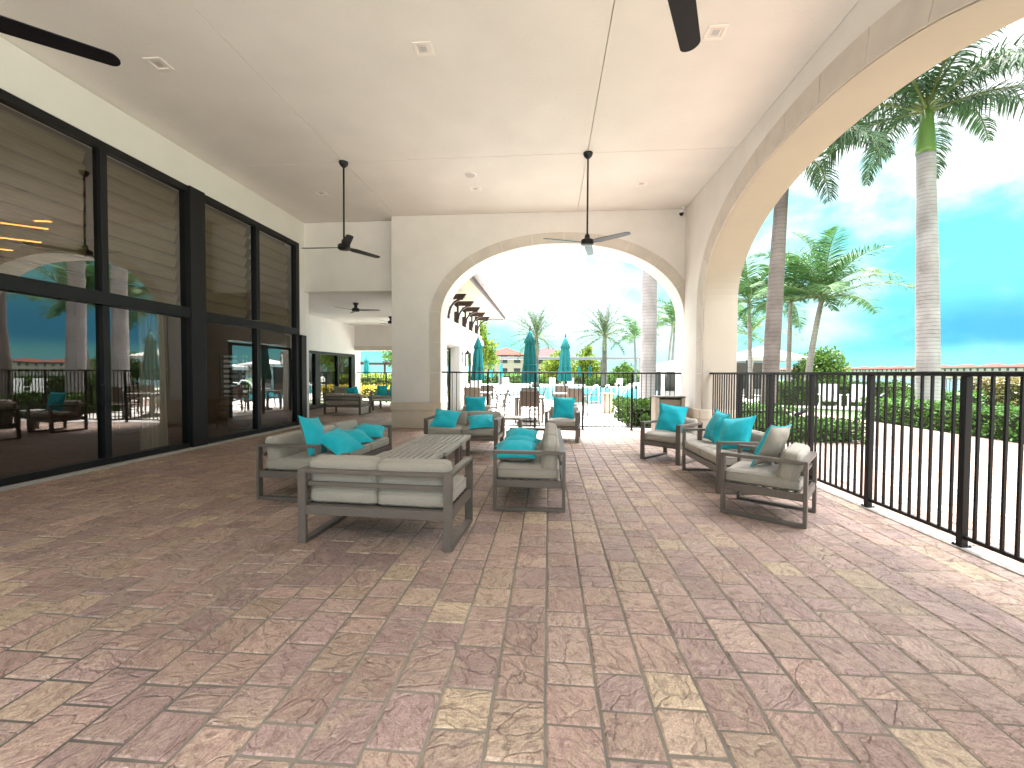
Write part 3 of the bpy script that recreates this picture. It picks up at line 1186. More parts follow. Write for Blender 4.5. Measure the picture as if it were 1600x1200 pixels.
m = MB()
m.box(-3.6, 11.52, 0, -3.2, 12.2, 2.37).box(-3.6, 15.5, 0, -3.2, 17.0, 2.37).box(-3.6, 19.6, 0, -3.2, 20.6, 2.37)
m.box(-3.6, 11.52, 2.37, -3.2, 20.6, 3.15)
m.box(-3.62, 11.52, 3.15, -3.3, 20.6, 4.22)
m.box(-9.0, 20.2, 3.7, -3.62, 20.6, 4.2)
wp('wall', m, STUCCO_W)
wp('band_moulding', MB().box(-3.2, 11.52, 2.72, -3.1, 20.66, 2.86).box(-3.2, 11.52, 2.86, -3.14, 20.66, 2.96), STUCCO_W, bevel=0.01)
wp('soffit', MB().box(-3.3, 11.52, 4.02, -2.16, 20.9, 4.06), SOFFIT)
wp('fascia', MB().box(-2.16, 11.52, 3.96, -2.11, 20.95, 4.22).box(-3.6, 20.9, 3.96, -2.11, 20.95, 4.22), FASCIA, bevel=0.004)
wp('gutter', MB().box(-2.109, 11.52, 4.1, -2.0, 21.0, 4.24), material('gutter_taupe', (0.24, 0.19, 0.18), 0.5), bevel=0.02)
m = MB()
m.add([(-2.05, 11.52, 4.25), (-2.05, 21.1, 4.25), (-6.2, 17.5, 5.7), (-6.2, 11.52, 5.7), (-10, 21.1, 4.25), (-10, 11.52, 4.25)],
      [(0, 1, 2, 3), (1, 4, 2), (3, 2, 4, 5)])
wp('roof', m, ROOFT)
for k in range(5):
    y = 13.65 + k * 1.4
    m = MB()
    m.box(-3.3, y - 0.06, 3.15, -3.16, y + 0.06, 3.86)
    m.prism([(-3.3, 3.76), (-2.72, 3.76), (-2.62, 3.90), (-2.62, 3.92), (-3.3, 3.92)], lambda x, z: (x, y - 0.055, z), lambda x, z: (x, y + 0.055, z))
    pts = []
    for q in range(9):
        a = R(90) * q / 8
        pts.append((-2.72 - 0.44 * math.sin(a) * 1.0, y, 3.30 + 0.46 * math.cos(a) * 1.0))
    for q in range(8):
        m.bar(pts[q], pts[q + 1], 0.08, 0.05, (0, 0, 1) if q < 5 else (1, 0, 0))
    wp('eave_bracket', m, WOODB, fix=True)
for (ya, yb) in ((12.3, 15.4), (17.1, 19.5)):
    m = MB()
    m.box(-3.59, ya, 0, -3.52, ya + 0.08, 2.3).box(-3.59, yb - 0.08, 0, -3.52, yb, 2.3).box(-3.59, ya, 2.22, -3.52, yb, 2.3)
    m.box(-3.59, (ya + yb) / 2 - 0.04, 0, -3.52, (ya + yb) / 2 + 0.04, 2.22)
    wp('door_frame', m, BLACK)
# lantern
def lantern(loc, label):
    t = thing('wall_lantern', label, 'lantern', loc, 0, 'lanterns on the clubhouse wing')
    f = MB()
    f.box(-0.02, -0.06, 0.1, 0.0, 0.06, 0.5)
    f.tube([(0, 0, 0.42), (0.12, 0, 0.62), (0.2, 0, 0.52)], 0.012, 6)
    for a in (-1, 1):
        for c in (-1, 1):
            f.box(0.2 + a * 0.09 - 0.008, c * 0.09 - 0.008, 0.0, 0.2 + a * 0.09 + 0.008, c * 0.09 + 0.008, 0.42)
    f.box(0.1, -0.1, -0.02, 0.3, 0.1, 0.0).box(0.1, -0.1, 0.42, 0.3, 0.1, 0.44)
    f.lathe([(0.12, 0.44), (0.03, 0.54), (0.01, 0.58)], 8, Matrix.Translation((0.2, 0, 0)))
    f.build('frame', BLACK, t)
    MB().box(0.115, -0.085, 0.0, 0.285, 0.085, 0.42).build('glass', GLASS2, t)


lantern((-3.19, 15.9, 1.68), 'black glass wall lantern between the two openings of the white wing')

# ------------------------------------------------------------------ ceiling fittings
def downlight(x, y, label):
    t = thing('recessed_light', label, 'ceiling light', (x, y, CZ), 0, 'square recessed ceiling lights')
    f = MB()
    o_, i_ = 0.115, 0.075
    for (x0, y0, x1, y1) in ((-o_, -o_, o_, -i_), (-o_, i_, o_, o_), (-o_, -i_, -i_, i_), (i_, -i_, o_, i_)):
        f.box(x0, y0, -0.012, x1, y1, 0.0)
    f.build('trim', material('light_trim', (0.84, 0.80, 0.75), 0.6), t, bevel=0.003)
    w = MB()
    w.add([(-i_, -i_, -0.002), (i_, -i_, -0.002), (i_, i_, -0.002), (-i_, i_, -0.002), (-0.04, -0.04, -0.0075), (0.04, -0.04, -0.0075), (0.04, 0.04, -0.0075), (-0.04, 0.04, -0.0075)],
          [(0, 1, 5, 4), (1, 2, 6, 5), (2, 3, 7, 6), (3, 0, 4, 7)])
    w.build('baffle', material('light_baffle', (0.74, 0.70, 0.64), 0.4), t)
    MB().box(-0.04, -0.04, -0.0085, 0.04, 0.04, -0.0076).build('lens', material('light_lens', (0.50, 0.50, 0.49), 0.3), t)


for (x, y, lb) in ((-1.55, 5.29, 'square recessed ceiling light, near row, between the two long joints'),
                   (-5.03, 5.28, 'square recessed ceiling light, near row, beside the window wall'),
                   (1.9, 5.30, 'square recessed ceiling light by the near fan blade at right'),
                   (-5.04, 9.31, 'square recessed ceiling light behind the left fan rod'),
                   (-1.59, 9.32, 'square recessed ceiling light under the round speaker'),
                   (1.9, 9.32, 'square recessed ceiling light right of the right fan rod')):
    downlight(x, y, lb)
t = thing('ceiling_speaker', 'round grey speaker grille set flush in the ceiling', 'speaker', (-1.59, 8.68, CZ))
MB().lathe([(0.125, 0.0), (0.125, -0.008), (0.105, -0.010)], 32).build('rim', MATS['light_trim'], t)
MB().lathe([(0.104, -0.004), (0.104, -0.012), (0.06, -0.015)], 32).build('grille', SPK, t)
t = thing('security_camera', 'small black dome camera on a bracket in the ceiling corner', 'camera', (3.10, 10.62, CZ))
MB().lathe([(0.04, 0.0), (0.04, -0.03), (0.015, -0.05), (0.015, -0.12)], 16, Matrix.Translation((0.05, 0.05, 0))).build('bracket', WHITE, t, smooth=True, angle=40)
MB().lathe([(0.055, -0.11), (0.06, -0.13), (0.06, -0.17)], 20).build('housing', WHITE, t, smooth=True, angle=40)
MB().lathe([(0.052, -0.16), (0.05, -0.19), (0.035, -0.22), (0.01, -0.235)], 20).build('dome', FANBLK, t, smooth=True)


def make_fan(label, loc, angs, drop, blade=0.84, group='black ceiling fans', w0=0.135):
    t = thing('ceiling_fan', label, 'ceiling fan', loc, 0, group)
    MB().lathe([(0.085, 0.0), (0.085, -0.02), (0.07, -0.06), (0.03, -0.10)], 24).build('canopy', FANBLK, t, smooth=True, angle=40)
    MB().tube([(0, 0, -0.08), (0, 0, -drop + 0.1)], 0.017, 10).build('rod', FANBLK, t, smooth=True)
    MB().lathe([(0.022, -drop + 0.16), (0.045, -drop + 0.13), (0.05, -drop + 0.07), (0.105, -drop + 0.05), (0.115, -drop + 0.03), (0.115, -drop - 0.025), (0.09, -drop - 0.045), (0.03, -drop - 0.05)], 28).build('motor', FANBLK, t, smooth=True, angle=35)
    for a in angs:
        m = MB()
        vs, fs = [], []
        us = [q / 10 for q in range(9)] + [0.86, 0.9, 0.925, 0.945, 0.96, 0.975, 0.987, 0.995, 1.0]
        k = len(us) - 1
        for i in range(k + 1):
            u = us[i]
            r = 0.09 + (blade - 0.09) * u
            w = w0 * (0.62 + 0.45 * min(1, u * 5)) * (1 - 0.16 * u)
            if u > 0.92:
                w *= math.sqrt(max(0.03, 1 - ((u - 0.92) / 0.08) ** 2))
            pit = R(-13 + 4 * u)
            for sgn in (-1, 1):
                for zz in (-0.004, 0.004):
                    vs.append((r, sgn * w / 2 * math.cos(pit), sgn * w / 2 * math.sin(pit) + zz - drop))
        for i in range(k):
            a0, b0 = i * 4, (i + 1) * 4
            for p, q in ((0, 2), (2, 3), (3, 1), (1, 0)):
                fs.append((a0 + p, a0 + q, b0 + q, b0 + p))
        fs += [(0, 1, 3, 2), (k * 4, k * 4 + 2, k * 4 + 3, k * 4 + 1)]
        m.add(vs, fs)
        o = m.build('blade', FANBLK, t, fix=True)
        o.rotation_euler = (0, 0, R(a))
    return t


make_fan('black three blade fan on a long rod, left, before the passage header', (-3.88, 7.98, CZ), (180, 62, -57), 1.60)
make_fan('black three blade fan on a long rod, hanging in front of the end arch', (0.68, 7.98, CZ), (-37, 80, 200), 1.60)
make_fan('near black fan with only one blade tip in the top left corner', (-3.97, 2.56, CZ), (41, 161, 281), 1.58, 0.88, w0=0.15)
make_fan('near black fan with only one blade tip at the top right', (0.67, 2.54, CZ), (66, 186, 306), 1.58, 0.88, w0=0.155)
for (x, y, a0, lb) in ((-5.93, 12.95, 4, 'low black fan in the covered room, nearer one'), (-6.03, 16.2, 20, 'low black fan in the covered room, farther one by the pier edge')):
    make_fan(lb, (x, y, 3.55), (a0, a0 + 120, a0 + 240), 0.22, 0.75)


# ------------------------------------------------------------------ cushions, pillows, lounge furniture
def cushion_mb(w, d, h, r=0.045, puff=0.02, seed=0, nx=14, ny=12, nz=5, M=None, mb=None):
    """rounded, slightly crowned box cushion, base at z=0"""
    mb = mb or MB()
    rs = random.Random(seed)
    ox, oy = rs.random() * 50, rs.random() * 50

    def shape(x, y, z):
        cx_, cy_, cz_ = max(-w / 2 + r, min(w / 2 - r, x)), max(-d / 2 + r, min(d / 2 - r, y)), max(r, min(h - r, z))
        dv = Vector((x - cx_, y - cy_, z - cz_))
        if dv.length > 1e-6:
            # soften
            L_ = max(abs(dv.x), abs(dv.y), abs(dv.z))
            dv = dv.normalized() * L_
        p = Vector((cx_, cy_, cz_)) + dv
        u, v = 2 * p.x / w, 2 * p.y / d
        k = (1 - min(1, abs(u)) ** 3) * (1 - min(1, abs(v)) ** 3)
        p.z += (puff if z > h / 2 else -puff * 0.3) * k
        p.x += 0.012 * (1 - (2 * z / h - 1) ** 2) * u * (1 - v * v) * 0.8
        p.y += 0.012 * (1 - (2 * z / h - 1) ** 2) * v * (1 - u * u) * 0.8
        nn = mnoise.noise(Vector((p.x * 7 + ox, p.y * 7 + oy, p.z * 7)))
        p += Vector((0.003 * nn, 0.003 * nn, 0.0055 * nn + 0.003 * mnoise.noise(Vector((p.x * 19 + oy, p.y * 19, p.z * 19)))))
        return p
    idx = {}
    vs, fs = [], []

    def vid(i, j, k):
        key = (i, j, k)
        if key not in idx:
            def g_(t, nn):
                # denser near edges
                a = 2 * t / nn - 1
                return math.copysign(abs(a) ** 0.72, a)
            idx[key] = len(vs)
            vs.append(shape(g_(i, nx) * w / 2, g_(j, ny) * d / 2, (g_(k, nz) + 1) * h / 2))
        return idx[key]
    for i in range(nx):
        for j in range(ny):
            fs.append((vid(i, j, nz), vid(i + 1, j, nz), vid(i + 1, j + 1, nz), vid(i, j + 1, nz)))
            fs.append((vid(i, j + 1, 0), vid(i + 1, j + 1, 0), vid(i + 1, j, 0), vid(i, j, 0)))
    for i in range(nx):
        for k in range(nz):
            fs.append((vid(i, 0, k), vid(i + 1, 0, k), vid(i + 1, 0, k + 1), vid(i, 0, k + 1)))
            fs.append((vid(i, ny, k + 1), vid(i + 1, ny, k + 1), vid(i + 1, ny, k), vid(i, ny, k)))
    for j in range(ny):
        for k in range(nz):
            fs.append((vid(0, j, k + 1), vid(0, j + 1, k + 1), vid(0, j + 1, k), vid(0, j, k)))
            fs.append((vid(nx, j, k), vid(nx, j + 1, k), vid(nx, j + 1, k + 1), vid(nx, j, k + 1)))
    mb.add(vs, fs, M)
    return mb


def welt_mb(w, d, z, r=0.045, M=None, mb=None, rad=0.005):
    mb = mb or MB()
    pts = []
    rr = r
    for (cx_, cy_, a0) in ((w / 2 - rr, d / 2 - rr, 0), (-w / 2 + rr, d / 2 - rr, 90), (-w / 2 + rr, -d / 2 + rr, 180), (w / 2 - rr, -d / 2 + rr, 270)):
        for q in range(5):
            a = R(a0 + 90 * q / 4)
            pts.append(Vector((cx_ + rr * math.cos(a), cy_ + rr * math.sin(a), z)))
    pts.append(pts[0])
    if M is not None:
        pts = [M @ p for p in pts]
    mb.tube(pts, rad, 5, False)
    return mb


SW, DEP, ARM = 0.612, 0.74, 0.62
CUSH_ME = {}


def shared(key, fn, name, parent, loc=(0, 0, 0), rot=(0, 0, 0)):
    """one mesh datablock per key"""
    if key not in CUSH_ME:
        o = fn()
        CUSH_ME[key] = o.data
        o.parent = parent
    else:
        o = bpy.data.objects.new(name, CUSH_ME[key])
        C.objects.link(o)
        o.parent = parent
    o.name = name
    o.location = loc
    o.rotation_euler = rot
    return o


def make_lounge(n, name, label, cat, loc, rz, group):
    t = thing(name, label, cat, loc, rz, group)
    W = n * SW + 0.09
    hw_ = W / 2
    yf, yb = -DEP / 2, DEP / 2
    bt = 0.032
    aw = 0.072
    for sgn in (-1, 1):
        f = MB()
        x0, x1 = (hw_ - aw, hw_) if sgn > 0 else (-hw_, -hw_ + aw)
        f.box(x0, yf, 0.0, x1, yf + bt, ARM)
        f.box(x0, yb - bt, 0.0, x1, yb, ARM)
        f.box(x0, yf + bt, 0.0, x1, yb - bt, bt)
        f.box(x0, yf + bt, ARM - bt, x1, yb - bt, ARM)
        f.build('side_frame', TAUPE, t, bevel=0.004, seg=2)
    f = MB()
    f.box(-hw_ + aw, yb - 0.085, ARM - bt, hw_ - aw, yb - 0.001, ARM - 0.001)
    f.build('back_rail', TAUPE, t, bevel=0.004)
    f = MB()
    f.box(-hw_ + aw * 0.7, yb - 0.062, 0.475, hw_ - aw * 0.7, yb - 0.036, 0.512)
    f.build('back_slat', TAUPE, t, bevel=0.003)
    f = MB()
    z0, z1 = 0.245, 0.318
    f.box(-hw_ + 0.012, yf + bt, z0, -hw_ + 0.05, yb - bt, z1)
    f.box(hw_ - 0.05, yf + bt, z0, hw_ - 0.012, yb - bt, z1)
    f.box(-hw_ + 0.05, yf + 0.004, z0, hw_ - 0.05, yf + 0.036, z1)
    f.box(-hw_ + 0.05, yb - 0.04, z0, hw_ - 0.05, yb - 0.006, z1)
    for k in range(7):
        y = yf + 0.08 + k * 0.09
        f.box(-hw_ + 0.05, y, z1 - 0.03, hw_ - 0.05, y + 0.045, z1 - 0.008)
    f.build('seat_frame', TAUPE, t, bevel=0.003)
    jr = random.Random(hash((round(loc[0] * 10), round(loc[1] * 10))))
    for i in range(n):
        x = (i - (n - 1) / 2) * SW
        wv = SW - 0.006

        vi = jr.randrange(3)

        def seat():
            m = cushion_mb(wv, 0.655, 0.135, puff=0.008 + 0.006 * vi, seed=3 + 5 * vi)
            return m.build('seat_cushion', CUSH, None, smooth=True)
        o = shared('seat%d' % vi, seat, 'seat_cushion', t, (x + jr.uniform(-.004, .004), yf + 0.347 + jr.uniform(-.012, .004), 0.316), (0, 0, jr.uniform(-.012, .012)))

        def seatp():
            m = welt_mb(wv + 0.002, 0.657, 0.108, rad=0.0045)
            welt_mb(wv + 0.002, 0.657, 0.03, mb=m, rad=0.0045)
            return m.build('piping', PIPE, None, smooth=True)
        shared('seatp', seatp, 'piping', o)
        # back cushion: modelled lying, then stood up against the rail
        lean = R(82)

        def back():
            m = cushion_mb(wv, 0.295, 0.16, r=0.045, puff=0.012 + 0.007 * vi, seed=9 + 4 * vi)
            return m.build('back_cushion', CUSH, None, smooth=True)
        ob = shared('back%d' % vi, back, 'back_cushion', t, (x + jr.uniform(-.006, .006), yb - 0.075, 0.445 + 0.092 + jr.uniform(-.008, .01)), (lean + jr.uniform(-.05, .02), jr.uniform(-.02, .02), jr.uniform(-.02, .02)))

        def backp():
            m = welt_mb(wv + 0.002, 0.297, 0.128, r=0.045, rad=0.0045)
            welt_mb(wv + 0.002, 0.297, 0.034, r=0.045, mb=m, rad=0.0045)
            return m.build('piping', PIPE, None, smooth=True)
        shared('backp', backp, 'piping', ob)
    return t


SOFAG, CHAIRG = 'taupe framed outdoor sofas', 'taupe framed outdoor armchairs'
# local front is -Y; rz turns it
make_lounge(2, 'loveseat', 'taupe loveseat seen from behind at the near end of the coffee tables', 'sofa', (-1.385, 3.73, 0), R(180 - 2.9), SOFAG)
make_lounge(3, 'sofa', 'three seat taupe sofa with four teal pillows, near the window wall', 'sofa', (-2.80, 5.47, 0), R(90 - 3.6), SOFAG)
make_lounge(3, 'sofa', 'three seat taupe sofa with flat teal pillows, end on at mid patio', 'sofa', (-0.19, 5.36, 0), R(-90), SOFAG)
make_lounge(2, 'loveseat', 'taupe loveseat facing the camera beyond the coffee tables', 'sofa', (-1.50, 7.75, 0), R(-2), SOFAG)
make_lounge(2, 'loveseat', 'taupe loveseat with two upright teal pillows beside the black fence', 'sofa', (2.36, 5.93, 0), R(-90 + 1), SOFAG)
_a = math.atan2(0.42, -0.57)     # facing direction of the near chair
make_lounge(1, 'armchair', 'nearest taupe armchair, seen from its side by the black fence', 'armchair', (2.27, 4.64, 0), _a + R(90), CHAIRG)
make_lounge(1, 'armchair', 'taupe armchair angled in front of the woven box at the right pier', 'armchair', (2.04, 7.36, 0), R(-45), CHAIRG)
make_lounge(1, 'armchair', 'taupe armchair in the middle of the end arch, facing the camera', 'armchair', (0.32, 9.28, 0), R(-7), CHAIRG)
make_lounge(1, 'armchair', 'dim armchair inside the room, seen through the glass past the thick black column', 'armchair', (-7.65, 10.1, 0.0), R(150), CHAIRG)
make_lounge(1, 'armchair', 'taupe armchair half hidden behind the far loveseat', 'armchair', (-1.57, 9.3, 0), R(4), CHAIRG)
make_lounge(2, 'loveseat', 'dark looking loveseat with its back turned in the covered room', 'sofa', (-6.80, 14.2, 0), R(180 - 3), SOFAG)
make_lounge(2, 'loveseat', 'loveseat with two teal pillows facing out of the covered room', 'sofa', (-6.5, 17.3, 0), R(-8), SOFAG)


def pillow_surface(w, t, sgn, seed, n=18):
    rs = random.Random(seed)
    ox = rs.random() * 40
    vs, fs = [], []
    for j in range(n + 1):
        for i in range(n + 1):
            u, v = 2 * i / n - 1, 2 * j / n - 1
            pin = 0.10
            x = w / 2 * u * (1 - pin * (1 - v * v) * abs(u) ** 1.5)
            y = w / 2 * v * (1 - pin * (1 - u * u) * abs(v) ** 1.5)
            k = max(0.0, (1 - u ** 2)) ** 0.55 * max(0.0, (1 - v ** 2)) ** 0.55
            z = t / 2 * k
            wr = mnoise.noise(Vector((u * 1.6 + ox, v * 1.6, 0.3))) * 0.022 + mnoise.noise(Vector((u * 4 + ox, v * 4, 1.3))) * 0.006
            # creases running from the corners
            cr = math.sin((abs(u) - abs(v)) * 14) * 0.0035 * abs(u * v)
            z += (wr + cr) * min(1, k * 2)
            vs.append((x, y, sgn * z))
    for j in range(n):
        for i in range(n):
            a = j * (n + 1) + i
            f = (a, a + 1, a + n + 2, a + n + 1)
            fs.append(f if sgn > 0 else tuple(reversed(f)))
    return MB().add(vs, fs)


def pillow(label, loc, rot, w=0.45, t=0.17, seed=0, front=None, back=None, group='teal throw pillows'):
    """flat local pillow: teal cover faces local +Z"""
    o = thing('throw_pillow', label, 'pillow', loc, 0, group)
    o.rotation_euler = rot
    pillow_surface(w, t, 1, seed).build('front_cover', front or TEAL, o, smooth=True)
    pillow_surface(w, t, -1, seed + 7).build('back_cover', back or PBACK, o, smooth=True)
    pts = []
    n = 12
    pin = 0.10
    for (fx, fy) in ((lambda s: s, lambda s: -1), (lambda s: 1, lambda s: s), (lambda s: -s, lambda s: 1), (lambda s: -1, lambda s: -s)):
        for i in range(n):
            s = 2 * i / n - 1
            u, v = fx(s), fy(s)
            pts.append((w / 2 * u * (1 - pin * (1 - v * v) * abs(u) ** 1.5), w / 2 * v * (1 - pin * (1 - u * u) * abs(v) ** 1.5), 0))
    pts.append(pts[0])
    MB().tube(pts, 0.006, 6, False).build('piping', TEALP, o, smooth=True)
    return o


def stand(ang_z, lean, roll=0.0):
    """teal face looks towards ang_z (radians from +X, in plan), pillow tipped back by lean; roll about its own normal"""
    n_ = Vector((math.cos(ang_z) * math.cos(lean), math.sin(ang_z) * math.cos(lean), math.sin(lean)))
    up = Vector((0, 0, 1)) - n_ * n_.z
    up.normalize()
    x = up.cross(n_).normalized()
    M = Matrix((x, up, n_)).transposed() @ Matrix.Rotation(roll, 3, 'Z')
    return M.to_euler()


SEAT = 0.316 + 0.135 + 0.02
# left sofa (faces +X)
pillow('teal pillow standing upright at the near end of the window side sofa', (-2.74, 4.86, SEAT + 0.20), stand(R(6), R(18), R(-8)), 0.47, 0.18, 1)
pillow('teal pillow tilted against the upright one on the window side sofa', (-2.50, 5.00, SEAT + 0.105), stand(R(-25), R(58), R(14)), 0.45, 0.18, 2)
pillow('teal pillow lying flat on the middle seat of the window side sofa', (-2.60, 5.52, SEAT + 0.08), stand(R(-60), R(76), R(15)), 0.46, 0.18, 3)
pillow('teal pillow lying flat at the far end of the window side sofa', (-2.62, 6.12, SEAT + 0.08), stand(R(-70), R(78), R(-6)), 0.46, 0.19, 4)
# middle sofa (faces -X)
pillow('flat teal pillow nearest the camera on the end on sofa', (-0.36, 4.80, SEAT + 0.085), stand(R(-95), R(80), R(5)), 0.47, 0.20, 5)
pillow('flat teal pillow on the middle seat of the end on sofa', (-0.36, 5.36, SEAT + 0.075), stand(R(-95), R(84), R(-10)), 0.46, 0.18, 6)
pillow('flat teal pillow on the far seat of the end on sofa', (-0.37, 5.94, SEAT + 0.08), stand(R(-95), R(80), R(6)), 0.46, 0.19, 8)
# far loveseat (faces camera)
pillow('teal pillow leaning low at the left of the far loveseat', (-1.83, 7.62, SEAT + 0.12), stand(R(-80), R(52), R(-12)), 0.46, 0.18, 9)
pillow('teal pillow slumped at the right of the far loveseat', (-1.18, 7.58, SEAT + 0.085), stand(R(-85), R(68), R(9)), 0.46, 0.19, 10)
# chairs
pillow('upright teal pillow on the armchair half hidden behind the far loveseat', (-1.57, 9.27, SEAT + 0.215), stand(R(-86), R(14), R(1)), 0.45, 0.15, 11)
pillow('upright teal pillow on the armchair in the middle of the end arch', (0.33, 9.22, SEAT + 0.215), stand(R(-95), R(15), R(-2)), 0.46, 0.15, 12)
pillow('upright teal pillow on the angled armchair before the woven box', (2.03, 7.34, SEAT + 0.215), stand(R(-120), R(15), R(-6)), 0.46, 0.16, 13)
pillow('farther of the two upright teal pillows on the fence side loveseat', (2.36, 6.30, SEAT + 0.21), stand(R(-176), R(22), R(-5)), 0.46, 0.16, 14)
pillow('nearer of the two upright teal pillows on the fence side loveseat', (2.36, 5.68, SEAT + 0.20), stand(R(-152), R(28), R(10)), 0.46, 0.16, 15)
pillow('teal pillow seen edge on, taupe back showing, on the nearest armchair', (2.30, 4.67, SEAT + 0.215), stand(_a - R(14), R(22), R(4)), 0.47, 0.17, 16)
# covered room
pillow('first teal pillow at the left of the turned loveseat in the covered room', (-7.08, 14.22, 0.72), stand(R(100), R(16), R(6)), 0.44, 0.16, 17)
pillow('second teal pillow at the centre of the turned loveseat in the covered room', (-6.62, 14.24, 0.70), stand(R(85), R(18), R(-9)), 0.44, 0.16, 18, TEAL, TEAL)
pillow('left upright teal pillow on the loveseat facing out of the covered room', (-6.8, 17.25, SEAT + 0.2), stand(R(-92), R(15)), 0.46, 0.16, 19)
pillow('right upright teal pillow on the loveseat facing out of the covered room', (-6.25, 17.2, SEAT + 0.2), stand(R(-92), R(15)), 0.46, 0.16, 20)


def coffee_table(loc, rz, label, s=0.78, h=0.40, group='slatted coffee tables in a row'):
    t = thing('coffee_table', label, 'table', loc, rz, group)
    m = MB()
    nsl = 9
    wv = (s - 0.06) / nsl
    for k in range(nsl):
        x = -s / 2 + 0.03 + k * wv
        m.box(x + 0.010, -s / 2 + 0.041, h - 0.022, x + wv - 0.010, s / 2 - 0.041, h - 0.002)
    m.build('slatted_top', TABLEW, t, bevel=0.003)
    m = MB()
    m.box(-s / 2, -s / 2, h - 0.05, s / 2, -s / 2 + 0.04, h)
    m.box(-s / 2, s / 2 - 0.04, h - 0.05, s / 2, s / 2, h)
    m.box(-s / 2, -s / 2 + 0.04, h - 0.05, -s / 2 + 0.034, s / 2 - 0.04, h - 0.001)
    m.box(s / 2 - 0.034, -s / 2 + 0.04, h - 0.05, s / 2, s / 2 - 0.04, h - 0.001)
    m.build('apron', TABLEW, t, bevel=0.003)
    for sx in (-1, 1):
        for sy in (-1, 1):
            m = MB()
            cx_, cy_ = sx * (s / 2 - 0.035), sy * (s / 2 - 0.035)
            m.box(cx_ - 0.032, cy_ - 0.032, 0, cx_ + 0.032, cy_ + 0.032, h - 0.051)
            m.build('leg', TAUPE, t, bevel=0.004)
    return t


coffee_table((-1.73, 5.02, 0), R(-2), 'slatted coffee table nearest the loveseat seen from behind')
coffee_table((-1.67, 5.82, 0), R(-1), 'middle slatted coffee table of the row of three')
coffee_table((-1.65, 6.62, 0), R(1), 'slatted coffee table nearest the far loveseat')
coffee_table((-0.80, 9.42, 0), R(0), 'small slatted side table beside the half hidden armchair', 0.46, 0.46, 'small slatted side tables')
coffee_table((-6.1, 15.9, 0), R(0), 'dark coffee table between the loveseats of the covered room', 0.8, 0.40)

# woven box by the pier
t = thing('woven_bin', 'tall taupe bin with a woven front panel beside the right pier', 'bin', (2.76, 10.28, 0))
m = MB()
m.box(-0.33, -0.2, 0.0, -0.24, 0.2, 0.88)
m.box(0.25, -0.2, 0.0, 0.33, 0.2, 0.88)
m.box(-0.24, 0.1, 0.0, 0.25, 0.18, 0.86)
m.build('side_panel', material('bin_shell', (0.52, 0.46, 0.38), 0.7, var=0.1), t, bevel=0.006)
MB().box(-0.225, -0.17, 0.04, 0.235, -0.14, 0.83).build('front_panel', WICK, t, bevel=0.004)
m = MB()
m.box(-0.239, -0.19, 0.0, -0.226, 0.09, 0.84)
m.box(0.236, -0.19, 0.0, 0.249, 0.09, 0.84)
m.box(-0.34, -0.21, 0.881, 0.34, 0.21, 0.905)
m.build('lid_trim', TAUPE, t, bevel=0.004)

# ------------------------------------------------------------------ fences
def make_fence(name, label, pts, h, nb, group=None, post=0.055, pick=0.019, bot=0.085, individual=True, skip_posts=(), rail=0.04):
    """pts: post feet, nb pickets per bay"""
    t = thing(name, label, 'fence', (pts[0][0], pts[0][1], 0), 0, group)
    o0 = Vector((pts[0][0], pts[0][1], 0))
    P = [Vector((x, y, 0)) - o0 for x, y in pts]
    me_post = me_pick = None
    d0 = (P[-1] - P[0]).normalized()
    ang = math.atan2(d0.y, d0.x)
    for i, p in enumerate(P):
        if i in skip_posts:
            continue
        if me_post is None:
            po = MB().box(-post / 2, -post / 2, -0.02, post / 2, post / 2, h - rail).build('post', IRON, t, bevel=0.004)
            me_post = po.data
        else:
            po = bpy.data.objects.new('post', me_post)
            C.objects.link(po)
            po.parent = t
        po.location = p
        po.rotation_euler = (0, 0, ang)
        if individual:
            bp_ = MB().box(-0.042, -0.042, 0.006, 0.042, 0.042, 0.013)
            for sx in (-1, 1):
                for sy in (-1, 1):
                    bp_.lathe([(0.009, 0.016), (0.009, 0.026), (0.004, 0.028)], 6, Matrix.Translation((sx * 0.034, sy * 0.034, -0.003)))
            q_ = bp_.build('base_plate', IRON, po)
    for i in range(len(P) - 1):
        a, b_ = P[i], P[i + 1]
        d = (b_ - a).normalized()
        e = post / 2 + 0.001
        MB().bar(a + d * e + Vector((0, 0, bot)), b_ - d * e + Vector((0, 0, bot)), 0.026, 0.03).build('bottom_rail', IRON, t)
        k = nb[i] if isinstance(nb, (list, tuple)) else nb
        if individual:
            for q in range(1, k + 1):
                p = a.lerp(b_, q / (k + 1))
                if me_pick is None:
                    pk = MB().box(-pick / 2, -pick / 2, bot + 0.015, pick / 2, pick / 2, h - rail).build('picket', IRON, t)
                    me_pick = pk.data
                else:
                    pk = bpy.data.objects.new('picket', me_pick)
                    C.objects.link(pk)
                    pk.parent = t
                pk.location = p
                pk.rotation_euler = (0, 0, ang)
        else:
            m = MB()
            for q in range(1, k + 1):
                p = a.lerp(b_, q / (k + 1))
                m.box(p.x - pick / 2, p.y - pick / 2, bot + 0.015, p.x + pick / 2, p.y + pick / 2, h - rail)
            m.build('picket_panel', IRON, t)
    MB().bar(P[0] + Vector((0, 0, h - rail / 2)) - d0 * 0.05, P[-1] + Vector((0, 0, h - rail / 2)) + d0 * 0.03, 0.05, rail).build('top_rail', IRON, t, bevel=0.006)
    return t


